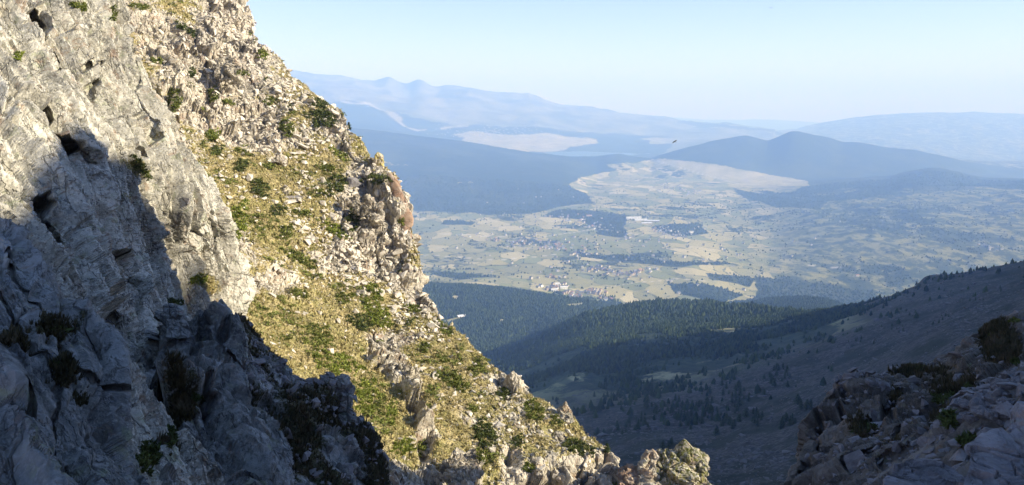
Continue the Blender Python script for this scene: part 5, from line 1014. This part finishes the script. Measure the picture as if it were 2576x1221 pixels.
tag(link('pine_forest', build_many('pine_forest', [a for a, b in FC], [b for a, b in FC], rest - [0, 0, .5], np.stack([w, w, h], 1), rotz(RNG.uniform(0, 6.28, n)), [M_WOOD])), kind='stuff')
# hedgerow and field trees of the plateau
hd = cand(18000, vis & (SPX > 960) & (SPX < 2640) & (YG > 3700) & (YG < 8200), (np.clip((forest + .35 * fbm(Pm / 60., 4, 1621) - .40) * 3, 0, 1) + .03) * (1 - mead) / (YG / 4000) ** 1.2)
h = RNG.uniform(6, 13, len(hd)); w = h * RNG.uniform(1.2, 2.4, len(hd))
tag(link('hedgerow_trees', build_many('hedgerow_trees', [a for a, b in FC], [b for a, b in FC], hd - [0, 0, .5], np.stack([w, w, h], 1), rotz(RNG.uniform(0, 6.28, len(hd))), [M_HEDGE])), kind='stuff')
# blocks on the scree
bl = cand(9000, box & (YG > 200) & (YG < 1150) & (scree > .5), np.clip(.3 + fbm(Pm / 40., 4, 1631), 0, 1) / (YG / 600)); s = np.exp(RNG.normal(-.3, .6, len(bl))).clip(.3, 4)
tag(link('scree_blocks', build_many('scree_blocks', [a for a, b in ST], [b for a, b in ST], bl, s[:, None] * RNG.uniform(.7, 1.3, (len(bl), 3)), rotz(RNG.uniform(0, 6.28, len(bl))), [plain('scree_block', (.07, .065, .06), (.18, .168, .155))])), kind='stuff')

# ------------------------------------------------------------------ villages
def house_mesh(k):
    """gabled house with chimney and window strips: 0 walls, 1 roof, 2 windows"""
    r = random.Random(k); w, d, h, g = r.uniform(9, 12), r.uniform(8, 10), r.uniform(5.5, 7.5), r.uniform(2.6, 3.6); x, y = w / 2, d / 2; V, F, M = [], [], []
    def q(vs, m): F.append([len(V) + i for i in range(4)]); V.extend(vs); M.append(m)
    b = -4
    q([(-x, -y, b), (x, -y, b), (x, -y, h), (-x, -y, h)], 0); q([(x, y, b), (-x, y, b), (-x, y, h), (x, y, h)], 0)
    for s in (-1, 1): q([(s * x, -y, b), (s * x, y, b), (s * x, y, h), (s * x, -y, h)], 0); q([(s * x, -y, h), (s * x, y, h), (s * x, 0, h + g), (s * x, 0, h + g)], 0)
    e = .6
    for s in (-1, 1):
        q([(-x - e, s * (y + e), h - .35), (x + e, s * (y + e), h - .35), (x + e, 0, h + g + .1), (-x - e, 0, h + g + .1)], 1)
        for i in range(3):
            for fl in (1.0, 3.6): cx = -x + (i + .5) * w / 3; q([(cx - .55, s * (y + .04), fl), (cx + .55, s * (y + .04), fl), (cx + .55, s * (y + .04), fl + 1.4), (cx - .55, s * (y + .04), fl + 1.4)], 2)
    cx = x * .5
    for a, b2 in (((cx - .4, -.4), (cx + .4, -.4)), ((cx + .4, -.4), (cx + .4, .4)), ((cx + .4, .4), (cx - .4, .4)), ((cx - .4, .4), (cx - .4, -.4))): q([(*a, h + g - 1), (*b2, h + g - 1), (*b2, h + g + 1.1), (*a, h + g + 1.1)], 0)
    return V, F, M
HM = []
for k in range(9):
    V, F, M = house_mesh(k); HM.append(mesh_np('house', np.array(V, float), np.array(F), [M_WALLS[k % 2 if k else 2], M_ROOFS[0 if k % 3 != 1 else 1], M_WIN], matidx=M))
VIL = [  # label, group, clusters (x, y, rx, ry, n)
 ('pale house in the nearest village above the pine wood', 'houses of the nearest village', [(1400, 724, 30, 8, 26), (1450, 742, 36, 8, 28), (1500, 735, 24, 6, 20), (1530, 752, 20, 5, 8)]),
 ('small house in the long village amid the fields', 'houses of the long field village', [(1510, 678, 30, 7, 26), (1570, 690, 34, 8, 28), (1620, 684, 22, 6, 12), (1390, 700, 20, 4, 6)]),
 ('small house in the village left of centre on the plateau', 'houses of the left plateau village', [(1300, 612, 34, 7, 22), (1400, 622, 44, 8, 38), (1455, 640, 24, 5, 12), (1250, 606, 20, 5, 8)]),
 ('small house scattered among trees below the forest edge', 'houses below the forest edge', [(1440, 556, 40, 12, 22), (1490, 572, 26, 6, 12), (1380, 545, 40, 5, 8), (1180, 592, 40, 6, 8)]),
 ('small pale house beside the long barrack blocks', 'houses beside the barracks', [(1660, 580, 30, 7, 26), (1710, 592, 26, 6, 16), (1580, 600, 30, 6, 8)]),
 ('tiny house in the far village near the pale meadow', 'houses of the far meadow village', [(1680, 470, 30, 9, 22), (1735, 484, 34, 8, 24)]),
 ('tiny house scattered on the hazy right hand valley side', 'houses on the right valley side', [(2490, 628, 24, 10, 10), (1850, 630, 50, 20, 8), (2030, 610, 40, 20, 4)]),
]
n = 0; extra = []
for lab, g, cl in VIL:
    for ci_, (x, y, rx, ry, m) in enumerate(cl):
        base_a = RNG.uniform(0, 3)
        for _ in range(m):
            l, nn, nm = pick(x + RNG.normal() * rx * .62, y + RNG.normal() * ry * .62)
            if l is None or l.y < 3300: continue
            sc_ = float(RNG.uniform(.9, 1.5)); a = base_a + RNG.normal() * .35
            if n < 294:
                o = link('house', HM[int(RNG.integers(0, 9))]); o.location = l; o.rotation_euler = (0, 0, a); o.scale = (sc_, sc_, sc_); tag(o, lab + [', first cluster from the left', ', second cluster', ', third cluster', ', outlying cluster'][ci_], 'house', g); n += 1
            else: extra.append((tuple(l), sc_, a))
for _ in range(330):       # the far town by the lake and the odd farm
    x, y = (1250 + RNG.normal() * 60, 335 + RNG.normal() * 7) if RNG.random() < .6 else (1500 + RNG.normal() * 190, 620 + RNG.normal() * 60)
    l, nn, nm = pick(x, y)
    if l is not None and l.y > 3400 and nm == 'terrain': extra.append((tuple(l), float(RNG.uniform(.9, 1.4)) * (1.2 if l.y > 12000 else 1), float(RNG.uniform(0, 3))))
hv = []
for k in range(4):
    V, F, M = house_mesh(k + 20); hv.append((np.array(V, float), np.array(F), M))
if extra:
    P_ = np.array([e[0] for e in extra]); s_ = np.array([e[1] for e in extra])
    tag(link('distant_houses', build_many('distant_houses', [a for a, b, c in hv], [b for a, b, c in hv], P_, np.repeat(s_[:, None], 3, 1), rotz(np.array([e[2] for e in extra])), [M_WALLS[0], M_ROOFS[0], M_WIN], matidx=[np.array(c) for a, b, c in hv])), kind='stuff')

def long_block(x, y, w, d, h, ang, label, roof, wall, name='barrack_block', cat='building', loc=None):
    l = loc or pick(x, y)[0]
    e = bpy.data.objects.new(name, None); COL.objects.link(e); e.location = l; e.rotation_euler = (0, 0, ang); tag(e, label, cat)
    g = d * .22
    V = [(-w/2, -d/2, -5), (w/2, -d/2, -5), (w/2, d/2, -5), (-w/2, d/2, -5), (-w/2, -d/2, h), (w/2, -d/2, h), (w/2, d/2, h), (-w/2, d/2, h), (-w/2, 0, h + g), (w/2, 0, h + g)]
    F = [(0, 1, 5, 4), (1, 2, 6, 5), (2, 3, 7, 6), (3, 0, 4, 7), (4, 7, 8, 8), (5, 9, 9, 6)]; mi = [0] * 6
    nwin = max(3, int(w / 5))
    for s in (-1, 1):
        for i in range(nwin):
            for fl in range(int(h // 3.2)):
                cx = -w / 2 + (i + .5) * w / nwin; z = fl * 3.2 + 1; k = len(V); V += [(cx - .7, s * (d / 2 + .05), z), (cx + .7, s * (d / 2 + .05), z), (cx + .7, s * (d / 2 + .05), z + 1.6), (cx - .7, s * (d / 2 + .05), z + 1.6)]; F.append((k, k + 1, k + 2, k + 3)); mi.append(1)
    link('wall', mesh_np('wall', np.array(V, float), np.array(F), [wall, M_WIN], matidx=mi), e)
    ov = 1.0; Rf = [(-w/2 - ov, -d/2 - ov, h - .5), (w/2 + ov, -d/2 - ov, h - .5), (w/2 + ov, 0, h + g + .3), (-w/2 - ov, 0, h + g + .3), (-w/2 - ov, d/2 + ov, h - .5), (w/2 + ov, d/2 + ov, h - .5)]
    link('roof', mesh_np('roof', np.array(Rf, float), np.array([(0, 1, 2, 3), (3, 2, 5, 4)]), [roof]), e)
    return e
long_block(1594, 551, 120, 22, 13, .15, 'long white barrack block, leftmost and farthest of the row above the pines', M_ROOFS[2], M_WALLS[2])
long_block(1612, 556, 95, 20, 12, .1, 'white barrack block in the middle of the row', M_ROOFS[2], M_WALLS[2])
long_block(1640, 559, 110, 22, 12, -.1, 'long pale barrack block at the right end of the row', M_ROOFS[2], M_WALLS[0])
long_block(1626, 564, 80, 18, 9, .1, 'low pale barrack block in front of the row', M_ROOFS[2], M_WALLS[0])
long_block(1738, 587, 34, 18, 15, .3, 'tall pale block at the right end of the village by the barracks', M_ROOFS[0], M_WALLS[2], 'apartment_block')
long_block(1482, 545, 44, 18, 10, .2, 'wide cream building at the forest edge', M_ROOFS[1], M_WALLS[0], 'large_building')
for x, y, w, lab in [(1398, 718, 38, 'long white housing block at the back of the nearest village'), (1418, 727, 34, 'white housing block in the middle of the nearest village'), (1394, 733, 30, 'pale housing block at the front left of the nearest village')]:
    long_block(x, y, w, 13, 10, .25, lab, M_ROOFS[2], M_WALLS[2], 'housing_block')
long_block(2156, 695, 22, 12, 8, .2, 'lone pale farmhouse on the hazy slope right of the valley', M_ROOFS[1], M_WALLS[0], 'farmhouse')
j_ = np.argmin(np.abs(SPX[0] - 1172)); rr = np.where((SPY[:, j_] < 800) & (YG[:, j_] > 1500))[0]; l = Vector(PG[rr[0], j_])
long_block(0, 0, 26, 16, 4.5, .5, 'white roofed lodge in a clearing of the pine forest', M_ROOFS[2], M_WALLS[1], 'lodge', 'building', loc=l)

# ------------------------------------------------------------------ two soaring birds
def bird(x, y, Y, span, bank, yaw, label):
    r = span / 2; V = []; F = []
    prof = [(-.30, .0, .0), (-.22, .045, .05), (-.05, .075, .07), (.12, .06, .055), (.24, .035, .03), (.30, .01, .01)]
    for (yy, wx, hz) in prof:
        for a in range(6): V.append((math.cos(a * math.pi / 3) * wx * r * 1.3, yy * span, math.sin(a * math.pi / 3) * hz * r * 1.3))
    for i in range(5):
        for a in range(6): F.append((i * 6 + a, i * 6 + (a + 1) % 6, i * 6 + 6 + (a + 1) % 6, i * 6 + 6 + a))
    for s in (-1, 1):      # wings: lead and trail edges over and under, spread tips
        st = [(.05, .10, -.10, .02), (.35, .13, -.10, .07), (.7, .09, -.12, .08), (1.0, .00, -.08, .05)]
        k0 = len(V)
        for (xx, a, b, z) in st: V += [(s * xx * r, a * span, z * r + .012), (s * xx * r, b * span, z * r + .004), (s * xx * r, (a + b) / 2 * span, z * r + .05 * r), (s * xx * r, (a + b) / 2 * span, z * r - .01)]
        for i in range(3):
            q = k0 + i * 4
            for a, b in ((0, 2), (2, 1), (1, 3), (3, 0)): F.append((q + a, q + b, q + 4 + b, q + 4 + a))
    k = len(V); V += [(-.03 * r, -.26 * span, .01), (.03 * r, -.26 * span, .01), (.13 * r, -.42 * span, .0), (-.13 * r, -.42 * span, .0)]; F.append((k, k + 1, k + 2, k + 3))
    o = link('bird', mesh_np('bird', np.array(V, float), np.array(F), [M_BIRD])); o.location = Vector(W(x, y, Y)); o.rotation_euler = (.2, bank, yaw); tag(o, label, 'bird')
bird(1939, 20, 170, 1.0, .12, .3, 'dark bird soaring in the blue sky at the top of the picture')
bird(1697, 357, 120, .9, -.5, .5, 'dark bird gliding in front of the far pale meadows')
